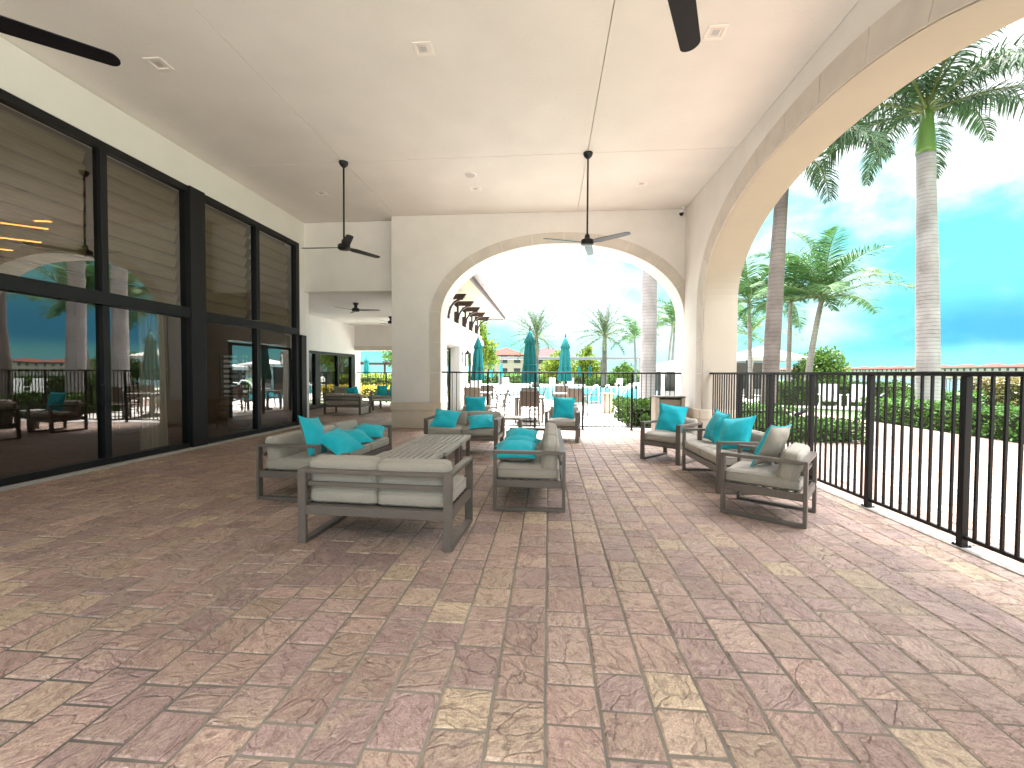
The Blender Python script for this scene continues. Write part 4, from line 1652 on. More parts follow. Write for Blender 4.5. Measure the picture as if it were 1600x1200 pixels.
fy = [9.46, 8.10, 7.02, 5.96, 4.92, 3.86, 2.80]
make_fence('picket_fence', 'black picket fence filling the large right arch', [(3.425, y) for y in fy], 1.452, [11, 9, 9, 9, 9, 9], skip_posts=(0,))
fx = [-2.70, -1.54, -0.335, 0.865, 2.07, 3.22]
make_fence('picket_fence', 'black picket fence closing the end arch towards the pool', [(x, 10.98) for x in fx], 1.45, [9, 10, 10, 10, 9], post=0.05, pick=0.016, skip_posts=(0, 5))
make_fence('picket_fence', 'distant picket fence at the garden end of the covered room', [(-8.9, 19.55), (-7.5, 19.55), (-6.1, 19.55), (-4.7, 19.55), (-3.6, 19.55)], 1.42, 10, individual=False, skip_posts=(0, 4))
lf = [(20.5 + 1.9 * k, 24.6 - 0.35 * k) for k in range(10)]
make_fence('picket_fence', 'thin black fence along the lake shore', lf, 1.25, 12, individual=False)

# ------------------------------------------------------------------ umbrellas, dining sets
def make_umbrella(label, loc, s=1.0):
    t = thing('closed_umbrella', label, 'umbrella', loc, random.uniform(0, 3), 'closed teal umbrellas')
    MB().lathe([(0.26, 0.0), (0.26, 0.05), (0.10, 0.09), (0.03, 0.12)], 24).build('base', DARKPOLE, t, smooth=True, angle=40)
    MB().tube([(0, 0, 0.1), (0, 0, 2.66)], 0.021, 8).build('pole', DARKPOLE, t, smooth=True)
    ph = random.random() * 6

    def fold(a, v):
        return 1 + (0.22 * math.cos(8 * a + 0.7 * math.sin(3 * v + ph)) + 0.10 * math.cos(13 * a + ph + 2 * v)) * min(1, 0.25 + v)
    prof = [(0.10, 2.44), (0.125, 2.36), (0.135, 2.25), (0.15, 2.1), (0.168, 1.9), (0.165, 1.72), (0.172, 1.68), (0.19, 1.5), (0.205, 1.3), (0.215, 1.16), (0.17, 1.14)]
    MB().lathe(prof, 64, None, fold).build('canopy', UMB, t, smooth=True)

    def fold2(a, v):
        return 1 + 0.2 * math.cos(8 * a + ph) * v
    MB().lathe([(0.03, 2.66), (0.07, 2.58), (0.11, 2.46), (0.165, 2.30), (0.13, 2.29)], 64, None, fold2).build('vent_cap', UMB, t, smooth=True)
    MB().lathe([(0.022, 2.66), (0.028, 2.70), (0.012, 2.76), (0.016, 2.79), (0.004, 2.81)], 12).build('finial', DARKPOLE, t, smooth=True)
    MB().tube([(0.20 * math.cos(a), 0.20 * math.sin(a), 1.66 + 0.01 * math.sin(3 * a)) for a in [2 * math.pi * k / 24 for k in range(25)]], 0.012, 5, False).build('strap', UMB, t, smooth=True)
    return t


make_umbrella('closed teal umbrella nearest the white wing on the left', (-2.52, 15.4, 0))
u0 = make_umbrella('tallest closed teal umbrella, standing behind the middle of the fence', (-0.55, 12.75, 0))
make_umbrella('closed teal umbrella right of the tallest one, left of the date palm', (0.58, 15.2, 0))
for (x, y, lb) in ((-5.28, 40, 'small far teal umbrella left of the white house, left of two'), (-4.65, 42.5, 'small far teal umbrella below the white house, right of two'),
                   (3.5, 50, 'tiny far teal umbrella left of the second date palm'), (4.9, 52, 'tiny far teal umbrella right beside the second date palm'),
                   (-11.5, 26.6, 'teal umbrella in the garden beyond the covered room')):
    dup(u0, (x, y, 0), random.uniform(0, 3), lb, 0.9)


def make_dchair(label, loc, rz):
    t = thing('dining_chair', label, 'chair', loc, rz, 'sling dining chairs on the pool deck')
    f = MB()
    for sx in (-1, 1):
        x = sx * 0.27
        f.bar((x, -0.25, 0), (x, -0.24, 0.66), 0.035, 0.03, (0, 1, 0))
        f.bar((x, 0.27, 0), (x, 0.20, 0.66), 0.035, 0.03, (0, 1, 0))
        f.bar((x, -0.28, 0.67), (x, 0.26, 0.67), 0.05, 0.025)
        f.bar((x * 0.93, 0.17, 0.40), (x * 0.93, 0.32, 0.93), 0.03, 0.03, (0, 1, 0))
        f.bar((x, -0.24, 0.42), (x, 0.2, 0.40), 0.03, 0.03)
    f.bar((-0.27, -0.24, 0.40), (0.27, -0.24, 0.40), 0.03, 0.03)
    f.bar((-0.27, 0.24, 0.2), (0.27, 0.24, 0.2), 0.025, 0.025)
    f.bar((-0.25, 0.32, 0.93), (0.25, 0.32, 0.93), 0.03, 0.03)
    f.build('frame', TAUPE, t)
    MB().box(-0.25, -0.235, 0.425, 0.25, 0.2, 0.435).build('seat', SLING, t)
    b_ = MB()
    b_.prism([(0.20, 0.50), (0.215, 0.50), (0.325, 0.92), (0.31, 0.92)], lambda y, z: (-0.245, y, z), lambda y, z: (0.245, y, z))
    b_.build('backrest', SLING, t, fix=True)
    return t


def make_dtable(label, loc):
    t = thing('dining_table', label, 'table', loc, 0, 'dining tables on the pool deck')
    m = MB()
    for k in range(8):
        x = -0.45 + k * 0.1125
        m.box(x + 0.004, -0.45, 0.705, x + 0.108, 0.45, 0.725)
    m.build('tabletop', TABLEW, t, bevel=0.003)
    MB().box(-0.42, -0.42, 0.66, 0.42, 0.42, 0.70).build('apron', TAUPE, t, bevel=0.003)
    for sx in (-1, 1):
        for sy in (-1, 1):
            MB().box(sx * 0.38 - 0.03, sy * 0.38 - 0.03, 0, sx * 0.38 + 0.03, sy * 0.38 + 0.03, 0.66).build('leg', TAUPE, t, bevel=0.003)
    return t


dt0 = make_dtable('square dining table around the tallest umbrella pole', (-0.55, 12.75, 0))
dup(dt0, (0.58, 15.2, 0), 0, 'square dining table around the umbrella at the right')
dup(dt0, (-2.52, 15.4, 0), 0, 'square dining table around the umbrella by the wing')
dc0 = make_dchair('sling chair with its back to the fence, before the tallest umbrella', (-0.52, 11.9, 0), R(180 + 3))
for (x, y, a, lb) in ((0.42, 12.8, -90 + 180, 'sling chair right of the tallest umbrella'), (-1.5, 12.7, 90 + 180, 'sling chair left of the tallest umbrella'),
                      (-0.6, 13.7, 2, 'sling chair on the pool side of the tallest umbrella'),
                      (0.95, 14.2, 160, 'sling chair in front of the right umbrella, behind the end arch armchair'), (1.5, 15.3, 88, 'sling chair right of the right umbrella'),
                      (-0.4, 15.3, 268, 'sling chair left of the right umbrella'), (0.5, 16.2, 0, 'sling chair on the pool side of the right umbrella'),
                      (-1.55, 14.9, 100, 'sling chair right of the umbrella by the wing'), (-2.5, 14.3, 183, 'sling chair in front of the umbrella by the wing'),
                      (-2.4, 16.4, -5, 'sling chair on the pool side of the umbrella by the wing')):
    dup(dc0, (x, y, 0), R(a), lb)

# planter pot near the pool and the pool handrail
t = thing('planter_box', 'tan square planter box by the shrubs near the pool', 'planter', (2.15, 15.9, 0))
MB().box(-0.2, -0.2, 0, 0.2, 0.2, 0.66).build('box', material('planter_tan', (0.42, 0.34, 0.26), 0.8, var=0.2), t, bevel=0.01)
MB().box(-0.23, -0.23, 0.661, 0.23, 0.23, 0.71).build('rim', MATS['planter_tan'], t, bevel=0.008)
for (x, y, rz, lb) in ((2.4, 20.1, 20, 'white curved handrail at the near pool steps'), (4.6, 24.1, 60, 'white curved handrail at the right of the pool')):
    t = thing('pool_handrail', lb, 'handrail', (x, y, 0), R(rz), 'white pool handrails')
    for s_ in (-0.3, 0.3):
        MB().tube([(s_, -0.4, 0.0), (s_, -0.38, 0.7), (s_, -0.2, 0.9), (s_, 0.1, 0.85), (s_, 0.6, 0.3), (s_, 0.7, -0.3)], 0.025, 8).build('rail', WHITE, t, smooth=True)


def make_chaise(label, loc, rz):
    t = thing('chaise_lounge', label, 'lounger', loc, rz, 'white loungers round the pool')
    MB().box(-0.32, -0.95, 0.28, 0.32, 0.35, 0.33).build('bed', WHITE, t, bevel=0.01)
    MB().add([(-0.32, 0.35, 0.28), (0.32, 0.35, 0.28), (0.32, 0.9, 0.85), (-0.32, 0.9, 0.85), (-0.32, 0.33, 0.33), (0.32, 0.33, 0.33), (0.32, 0.86, 0.9), (-0.32, 0.86, 0.9)],
             [(0, 3, 2, 1), (4, 5, 6, 7), (0, 1, 5, 4), (2, 3, 7, 6), (1, 2, 6, 5), (3, 0, 4, 7)]).build('backrest', WHITE, t, fix=True)
    for sx in (-1, 1):
        for y in (-0.85, 0.3):
            MB().box(sx * 0.28 - 0.025, y - 0.025, 0, sx * 0.28 + 0.025, y + 0.025, 0.279).build('leg', WHITE, t)
    return t


ch0 = make_chaise('white lounger at the far pool edge, leftmost', (-4.6, 47.5, 0), R(180))
for k, (x, lb) in enumerate(((-1.6, 'white lounger at the far pool edge below the first date palm'), (0.4, 'white lounger at the far pool edge between the date palms, left'),
                             (2.4, 'white lounger at the far pool edge between the date palms, right'), (7.6, 'white lounger at the far pool edge right of the second date palm'))):
    dup(ch0, (x, 47.6, 0), R(180), lb)
dup(ch0, (17.2, 23.6, 0), R(250), 'white reclined lounger on the lawn side, left of the tall royal palm')
dup(ch0, (15.6, 22.6, 0), R(240), 'white reclined lounger nearer the round bush')


def make_adk(label, loc, rz):
    t = thing('garden_chair', label, 'chair', loc, rz, 'white slatted garden chairs on the path')
    m = MB()
    for k in range(5):
        x = -0.26 + k * 0.13
        m.bar((x, 0.18, 0.3), (x, 0.42, 1.02), 0.11, 0.02, (0, 1, 0))
    m.build('backrest', WHITE, t)
    m = MB()
    for k in range(5):
        m.bar((-0.3, -0.3 + k * 0.12, 0.4 - k * 0.02), (0.3, -0.3 + k * 0.12, 0.4 - k * 0.02), 0.1, 0.02)
    m.build('seat', WHITE, t)
    for sx in (-1, 1):
        m = MB()
        m.bar((sx * 0.33, -0.32, 0), (sx * 0.33, -0.3, 0.58), 0.05, 0.09, (0, 1, 0))
        m.bar((sx * 0.33, -0.38, 0.6), (sx * 0.33, 0.36, 0.6), 0.12, 0.025)
        m.bar((sx * 0.31, -0.28, 0.38), (sx * 0.31, 0.5, 0.06), 0.03, 0.1)
        m.build('side_frame', WHITE, t)
    return t


ad0 = make_adk('white garden chair on the path end, left of the pair', (11.55, 18.9, 0), R(-25))
dup(ad0, (12.5, 18.6, 0), R(-35), 'white garden chair on the path end, right of the pair')

# ------------------------------------------------------------------ vegetation
def frond(mb_leaf, mb_st, base, az, el0, length, droop, nl, ll, lw, rs, plume=0.3, ldroop=0.5, start=0.12, twist=0.0, rr=0.03, segs=2):
    pts, tans = [], []
    n = 16
    p = Vector(base)
    el = el0
    step = length / n
    for i in range(n + 1):
        u = i / n
        t = Vector((math.cos(az) * math.cos(el), math.sin(az) * math.cos(el), math.sin(el)))
        pts.append(p.copy())
        tans.append(t)
        p = p + t * step
        el -= droop / n * (0.35 + 1.3 * u)
        az += twist / n
    mb_st.tube(pts, [rr * (1 - 0.85 * i / n) + 0.003 for i in range(n + 1)], 5, False)
    for k in range(nl):
        u = start + (1 - start) * (k + rs.random() * 0.5) / nl
        f = u * n
        i = min(n - 1, int(f))
        q = pts[i].lerp(pts[i + 1], f - i)
        t = tans[i]
        side = t.cross(Vector((0, 0, 1)))
        if side.length < 0.05:
            side = Vector((-math.sin(az), math.cos(az), 0))
        side.normalize()
        up = side.cross(t).normalized()
        taper = math.sin(math.pi * min(1, max(0.0, (u - start) / (1 - start) * 0.86 + 0.12))) ** 0.55
        for sg in (-1, 1):
            L_ = ll * taper * rs.uniform(0.85, 1.1)
            ph = rs.uniform(-plume, plume) + 0.18
            d = (side * sg * math.cos(ph) + up * math.sin(ph) + t * rs.uniform(0.45, 0.75)).normalized()
            g_ = Vector((0, 0, -1))
            wv = lw * (0.6 + 0.4 * taper)
            wd = t * 0.8 + up * 0.3 * sg
            wd = (wd - d * wd.dot(d)).normalized()
            prev = q
            o = len(mb_leaf.v)
            prof = [0.55, 1.0, 0.75, 0.06] if segs == 3 else [0.6, 1.0, 0.06]
            mb_leaf.v.append(tuple(prev - wd * wv * 0.5 * prof[0]))
            mb_leaf.v.append(tuple(prev + wd * wv * 0.5 * prof[0]))
            dd = d.copy()
            for s in range(1, segs + 1):
                dd = (dd + g_ * ldroop * (0.25 if s == 1 else 0.6)).normalized()
                prev = prev + dd * (L_ / segs)
                mb_leaf.v.append(tuple(prev - wd * wv * 0.5 * prof[s]))
                mb_leaf.v.append(tuple(prev + wd * wv * 0.5 * prof[s]))
                mb_leaf.f.append((o + 2 * s - 2, o + 2 * s - 1, o + 2 * s + 1, o + 2 * s))


def trunk_mb(h, prof, lean=(0, 0), curve=0.0, n=22, seg=20):
    """prof(u)-> radius; leaning trunk"""
    mb = MB()
    pts, rad = [], []
    for i in range(n + 1):
        u = i / n
        k = u + curve * (u * u - u)
        pts.append((lean[0] * k, lean[1] * k, h * u))
        rad.append(prof(u))
    mb.tube(pts, rad, seg)
    return mb, Vector(pts[-1])


def royal_palm(label, loc, th, r0, lean=(0, 0), tmat=None, seed=1, shaft=1.25, nf=15, fl=3.3, nl=62, group='royal palms', azs=None):
    rs = random.Random(seed)
    t = thing('royal_palm', label, 'palm tree', loc, 0, group)

    def prof(u):
        return r0 * (1.12 - 0.22 * u + 0.10 * math.sin(math.pi * min(1, u * 1.15)) + 0.25 * max(0, 0.06 - u) / 0.06)
    m, top = trunk_mb(th, prof, lean, 0.2, 26)
    m.build('trunk', tmat or TRUNK_R, t, smooth=True)
    s = MB()
    tx, ty, tz = top
    s.tube([(tx, ty, tz - 0.02), (tx, ty, tz + 0.15), (tx, ty, tz + shaft * 0.5), (tx, ty, tz + shaft)], [prof(1) * 1.06, prof(1) * 1.04, prof(1) * 0.82, prof(1) * 0.5], 20)
    s.build('crownshaft', SHAFT, t, smooth=True)
    lf_, st = MB(), MB()
    base = Vector((tx, ty, tz + shaft - 0.05))
    for k in range(nf):
        u = k / nf
        az = (2.399963 * k + seed) if azs is None else azs[k % len(azs)] + rs.uniform(-0.15, 0.15)
        el0 = R(62 - 52 * u + rs.uniform(-8, 8))
        frond(lf_, st, base + Vector((0, 0, -0.25 * u)), az, el0, fl * rs.uniform(0.85, 1.1), R(95 + 25 * u + rs.uniform(-10, 12)), nl, 0.72, 0.040, rs, plume=0.75, ldroop=0.85, start=0.1, rr=0.045, segs=3)
    cr = lf_.build('crown', LEAF_R, t)
    st.build('frond_stem', RACHIS, cr, smooth=True)
    return t


royal_palm('tall royal palm with a grey ringed trunk and green crownshaft, rightmost', (11.42, 14.05, -0.03), 8.05, 0.245, (-0.28, 0), TRUNK_R, 4, 1.45, 20, 3.9, 110)
royal_palm('brown ringed royal palm right of the large arch pier', (6.98, 14.4, -0.03), 7.35, 0.205, (0.28, 0), TRUNK_B, 7, 1.3, 16, 3.4, 90)
royal_palm('royal palm trunk seen through the right side of the end arch', (3.50, 15.6, -0.03), 8.2, 0.235, (0.0, 0), TRUNK_R, 9, 1.2, 14, 3.2, 60)
royal_palm('royal palm hidden behind the right pier, mirrored in the windows', (5.45, 15.6, -0.03), 8.4, 0.25, (-0.1, 0), TRUNK_R, 12, 1.2, 14, 3.2, 60)


def feather_palm(name, label, loc, h, r0, lean, seed, nf, fl, nl, ll, lw, tmat, lmat, group, el_hi=75, el_lo=-5, drp=(70, 95), plume=0.35, ldroop=0.45, curve=0.5, stiff=False, segs=2):
    rs = random.Random(seed)
    t = thing(name, label, 'palm tree', loc, 0, group)
    m, top = trunk_mb(h, lambda u: r0 * (1.25 - 0.45 * u + 0.5 * max(0, 0.05 - u) / 0.05), lean, curve, 16, 12)
    m.build('trunk', tmat, t, smooth=True)
    lf_, st = MB(), MB()
    for k in range(nf):
        u = k / nf
        az = 2.399963 * k + seed
        el0 = R(el_hi + (el_lo - el_hi) * u + rs.uniform(-7, 7))
        frond(lf_, st, top + Vector((0, 0, -0.1)), az, el0, fl * rs.uniform(0.82, 1.08), R(rs.uniform(*drp)), nl, ll, lw, rs, plume=plume, ldroop=ldroop, start=0.14, twist=rs.uniform(-0.35, 0.35), rr=0.03, segs=segs)
    cr = lf_.build('crown', lmat, t)
    st.build('frond_stem', RACHIS, cr, smooth=True)
    return t


CG = 'slender coconut like palms by the cabanas'
feather_palm('coconut_palm', 'leaning coconut palm with a pale trunk, before the round bush', (12.35, 22.0, -0.03), 5.2, 0.13, (0.75, 0.1), 2, 17, 3.9, 66, 0.9, 0.055, TRUNK_C, LEAF_P, CG, 78, 2, (55, 85))
feather_palm('coconut_palm', 'slim upright coconut palm just left of the leaning one', (12.6, 24.0, -0.03), 5.3, 0.11, (0.05, 0), 5, 15, 3.2, 56, 0.8, 0.055, TRUNK_C, LEAF_P, CG, 80, 0, (60, 90))
feather_palm('coconut_palm', 'coconut palm partly hidden by the right pier edge', (11.6, 26.0, -0.03), 5.6, 0.11, (-0.2, 0), 8, 16, 3.4, 56, 0.8, 0.055, TRUNK_C, LEAF_P, CG, 80, -5, (60, 90))
feather_palm('coconut_palm', 'shorter coconut palm behind the cabana at the pier edge', (13.6, 31.0, -0.03), 4.2, 0.11, (0.1, 0), 3, 13, 3.2, 36, 0.7, 0.055, TRUNK_C, LEAF_P, CG, 80, -5, (60, 90))
feather_palm('coconut_palm', 'pair of the thin palms at the right edge of the end arch, left one', (10.1, 38.0, -0.03), 5.6, 0.11, (0.4, 0), 6, 13, 2.9, 30, 0.7, 0.07, TRUNK_C, LEAF_P, CG, 80, -5, (60, 90))
feather_palm('coconut_palm', 'pair of the thin palms at the right edge of the end arch, right one', (11.0, 40.0, -0.03), 6.4, 0.11, (0.3, 0), 11, 13, 2.9, 30, 0.7, 0.07, TRUNK_C, LEAF_P, CG, 80, -5, (60, 90))
feather_palm('coconut_palm', 'small yellowish palm behind the right royal trunk of the end arch', (8.3, 42.0, -0.03), 4.9, 0.11, (-0.2, 0), 14, 12, 2.8, 28, 0.7, 0.07, TRUNK_C, LEAF_P, CG, 80, -5, (60, 90))
DG = 'date palms beyond the pool'
feather_palm('date_palm', 'date palm with a round spiky crown above the tallest umbrella', (-1.3, 45, -0.03), 5.3, 0.26, (0, 0), 1, 34, 3.5, 34, 0.42, 0.05, TRUNK_D, LEAF_D, DG, 86, -32, (30, 55), 0.5, 0.12, 0.0)
feather_palm('date_palm', 'date palm with a visible trunk, right of the umbrellas', (5.7, 45, -0.03), 5.4, 0.25, (0, 0), 4, 34, 3.4, 34, 0.42, 0.05, TRUNK_D, LEAF_D, DG, 86, -32, (30, 55), 0.5, 0.12, 0.0)


def leaf_box(mb, x0, y0, z0, x1, y1, z1, n, size, rs, edge=0.16):
    """leaves through a box hedge, mostly near its surface, with a bumpy outline"""
    lx, ly, lz = x1 - x0, y1 - y0, z1 - z0
    at, ax, ay = lx * ly, ly * lz * 2, lx * lz * 2
    tot = at + ax + ay
    for _ in range(n):
        q = rs.random() * tot
        dpt = abs(rs.gauss(0, 1)) * edge * 0.6
        if q < at:
            p = Vector((rs.uniform(x0, x1), rs.uniform(y0, y1), z1 - dpt))
            nr = Vector((0, 0, 1))
        elif q < at + ax:
            s = rs.choice((0, 1))
            p = Vector((x1 - dpt if s else x0 + dpt, rs.uniform(y0, y1), rs.uniform(z0, z1)))
            nr = Vector((1 if s else -1, 0, 0))
        else:
            s = rs.choice((0, 1))
            p = Vector((rs.uniform(x0, x1), y1 - dpt if s else y0 + dpt, rs.uniform(z0, z1)))
            nr = Vector((0, 1 if s else -1, 0))
        b_ = mnoise.noise(p * 2.3) * 0.10 + mnoise.noise(p * 6.1) * 0.05
        p += nr * b_
        add_leaf(mb, p, nr, size * rs.uniform(0.6, 1.25), rs)


def add_leaf(mb, p, nr, s, rs):
    d = Vector((rs.gauss(0, 1), rs.gauss(0, 1), rs.gauss(0, 1))).normalized()
    d = (d + nr * 0.5 + Vector((0, 0, 0.15))).normalized()
    w = d.cross(Vector((rs.gauss(0, 1), rs.gauss(0, 1), rs.gauss(0, 1))))
    if w.length < 1e-3:
        return
    w = w.normalized() * s * 0.28
    o = len(mb.v)
    up = d.cross(w).normalized() * s * 0.08
    for q in (p, p + d * s * 0.5 + w + up, p + d * s, p + d * s * 0.5 - w + up):
        mb.v.append(tuple(q))
    mb.f.append((o, o + 1, o + 2, o + 3))


def hedge(label, x0, y0, x1, y1, z1, n, size, mat=None, seed=1, z0=0.02, group='clipped hedges', cat='hedge', rz=0.0, name='hedge'):
    rs = random.Random(seed)
    cx_, cy_ = (x0 + x1) / 2, (y0 + y1) / 2
    t = thing(name, label, cat, (cx_, cy_, -0.03), rz, group)
    m = MB()
    leaf_box(m, x0 - cx_, y0 - cy_, z0, x1 - cx_, y1 - cy_, z1, n, size, rs)
    m.build('foliage', mat or LEAF_H, t)
    e = min(0.17, (x1 - x0) * 0.3, (y1 - y0) * 0.3)
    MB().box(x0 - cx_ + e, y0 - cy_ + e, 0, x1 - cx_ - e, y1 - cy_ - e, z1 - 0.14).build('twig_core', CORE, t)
    return t


def blob_tree(name, label, loc, blobs, n, size, mat, seed, trunk=None, cat='tree', group=None):
    rs = random.Random(seed)
    t = thing(name, label, cat, loc, 0, group)
    m = MB()
    wts = [b_[3] ** 2 for b_ in blobs]
    for _ in range(n):
        bx, by, bz, br = rs.choices(blobs, wts)[0]
        d = Vector((rs.gauss(0, 1), rs.gauss(0, 1), rs.gauss(0, 1))).normalized()
        rad = br * (rs.random() ** 0.45)
        p = Vector((bx, by, bz)) + d * rad
        p += d * (mnoise.noise(p * 1.7) * 0.3 * br)
        if p.z < 0.05:
            continue
        add_leaf(m, p, d, size * rs.uniform(0.6, 1.3), rs)
    m.build('crown', mat, t)
    if trunk:
        h, r0 = trunk
        s = MB()
        s.tube([(0, 0, 0), (0.03, 0.02, h * 0.5), (0, 0, h)], [r0, r0 * 0.8, r0 * 0.6], 8)
        for bx, by, bz, br in blobs[:6]:
            s.tube([(0, 0, h * 0.8), (bx * 0.5, by * 0.5, (h + bz) / 2), (bx, by, bz)], [r0 * 0.5, r0 * 0.35, r0 * 0.1], 6)
        s.build('trunk', TRUNK_D, t, smooth=True)
    return t


# planting bed beyond the large arch and the long hedge by the path
hedge('low green hedge just behind the fence in the right arch', 4.02, 9.42, 6.5, 10.5, 0.46, 5200, 0.085, seed=2)
hedge('strip of green hedge at the back of the palm bed', 4.1, 13.2, 7.2, 15.2, 0.5, 3800, 0.09, seed=3)
hedge('long clipped hedge along the path right of the fence', 9.92, 7.2, 10.9, 14.9, 0.70, 9500, 0.09, seed=4)
bedp = sheet('planting_bed', [(4.0, 9.6), (6.4, 9.6), (7.6, 15.6), (4.0, 15.6)], -0.003, material('mulch', (0.10, 0.085, 0.045), 0.95, var=0.5, vscale=9, bump=0.8, bscale=30))
structure(bedp)
rs = random.Random(77)
m = MB()
for _ in range(5200):
    x, y = rs.uniform(4.05, 6.9), rs.uniform(10.4, 13.4)
    if x > 6.35 + (y - 9.6) * 0.2:
        continue
    add_leaf(m, Vector((x, y, 0.02 + rs.random() * 0.22)), Vector((0, 0, 1)), rs.uniform(0.05, 0.12), rs)
o = m.build('ground_cover', LEAF_H, None)
tag(o, 'low leafy ground cover filling the palm bed', 'ground cover', kind='stuff')
hedge('dark hedge behind the white garden chairs', 10.6, 20.8, 16.5, 22.0, 1.05, 4200, 0.13, LEAF_B, 5)
hedge('shrub row beside the white loungers left of the tall palm', 14.5, 18.6, 17.2, 19.6, 0.75, 2200, 0.12, LEAF_H, 6)
hedge('brownish croton shrub at the right edge by the lake fence', 18.2, 19.0, 20.4, 20.6, 1.25, 2200, 0.14, material('croton_leaf', (0.14, 0.11, 0.03), 0.4, island=0.7, transl=0.2), 7, group='loose shrubs')
blob_tree('round_bush', 'round lime topped bush behind the leaning coconut palm', (16.0, 27.0, -0.03), [(0, 0, 1.5, 1.35), (0.5, 0.3, 1.9, 1.0), (-0.5, 0.1, 1.8, 1.0), (0.1, -0.3, 2.3, 0.8), (0.9, 0, 1.2, 0.8), (-0.9, 0, 1.2, 0.9)], 6500, 0.17, LEAF_B, 3, cat='bush')
# shrubs beside the pool walk
hedge('bright shrub hedge at the foot of the royal palm in the end arch', 2.15, 11.9, 3.9, 14.6, 0.62, 6000, 0.095, LEAF_B, 8)
hedge('darker hedge clump right behind the woven bin', 2.5, 11.58, 3.9, 11.86, 0.35, 900, 0.08, LEAF_H, 9)
hedge('low clipped hedge on the far side of the pool by the date palm', 4.2, 48.6, 8.6, 49.6, 0.8, 1500, 0.2, LEAF_H, 10)
hedge('far hedge along the back of the pool deck, left half', -12, 57, 1.5, 58.4, 1.2, 2600, 0.28, LEAF_H, 11)
hedge('far hedge along the back of the pool deck, right half', 2.0, 57, 22, 58.4, 1.35, 3200, 0.28, LEAF_H, 12)
hedge('hedge beside the cabanas seen at the right of the end arch', 6.2, 26.2, 11.0, 27.0, 0.7, 1800, 0.16, LEAF_B, 13)
TG = 'yellow green trees beyond the pool'
blob_tree('feathery_tree', 'yellow green feathery tree right of the wing eave', (-4.6, 27.0, -0.03), [(0, 0, 3.6, 0.9), (0.6, 0.2, 2.9, 0.8), (-0.6, 0, 3.0, 0.9), (0.2, 0.1, 4.2, 0.6), (0.9, 0, 2.2, 0.6)], 3600, 0.2, LEAF_Y, 21, (2.2, 0.08), group=TG)
blob_tree('leafy_tree', 'yellow green tree between the tallest umbrella and the next one', (1.2, 54, -0.03), [(0, 0, 2.6, 1.5), (1.0, 0, 2.0, 1.2), (-1.0, 0, 1.9, 1.2), (0.3, 0, 3.4, 0.9)], 2600, 0.34, LEAF_Y, 22, (1.4, 0.1), group=TG)
blob_tree('leafy_tree', 'yellow green tree right of the third umbrella under the pergola beam', (4.9, 55, -0.03), [(0, 0, 2.6, 1.4), (0.8, 0, 2.0, 1.1), (-0.9, 0, 1.9, 1.1), (-0.5, 0, 3.6, 0.8), (0.1, 0, 4.4, 0.5)], 2600, 0.34, LEAF_Y, 23, (1.4, 0.1), group=TG)
blob_tree('leafy_tree', 'small dark tree right of the second date palm', (9.6, 56, -0.03), [(0, 0, 1.9, 1.0), (0.9, 0, 1.5, 0.8), (-0.9, 0, 1.5, 0.8)], 1400, 0.32, LEAF_B, 24, (1.0, 0.1), group=TG)
# garden beyond the covered room
hedge('lime hedge beyond the covered room fence', -14.5, 25.0, -5.2, 26.2, 1.25, 4200, 0.17, LEAF_Y, 14)
hedge('yellow flowering border beyond the covered room fence', -13.5, 22.6, -5.4, 23.3, 0.7, 2600, 0.13, material('yellow_flower', (0.42, 0.33, 0.02), 0.5, island=0.5, transl=0.3), 15)
blob_tree('leafy_tree', 'light green tree seen over the fence of the covered room', (-10.6, 33.0, -0.03), [(0, 0, 3.2, 1.6), (1.4, 0, 3.4, 1.4), (-1.2, 0, 2.9, 1.2), (0.6, 0.3, 4.4, 1.2), (2.4, 0, 2.9, 1.1)], 5000, 0.26, LEAF_B, 25, (2.2, 0.12), group=TG)
pr = thing('garden_trellis', 'dark low garden trellis beyond the covered room fence', 'trellis', (-10.0, 27.5, 0))
m = MB()
for k in range(4):
    m.box(-2 + k * 1.3, -0.06, 0, -1.88 + k * 1.3, 0.06, 1.9)
m.build('posts_row', WOODB, pr)
MB().box(-2.3, -0.1, 1.901, 2.2, 0.1, 2.05).box(-2.3, -0.5, 2.051, -2.2, 0.5, 2.12).box(-0.6, -0.5, 2.051, -0.5, 0.5, 2.12).box(1.2, -0.5, 2.051, 1.3, 0.5, 2.12).build('beam', WOODB, pr)

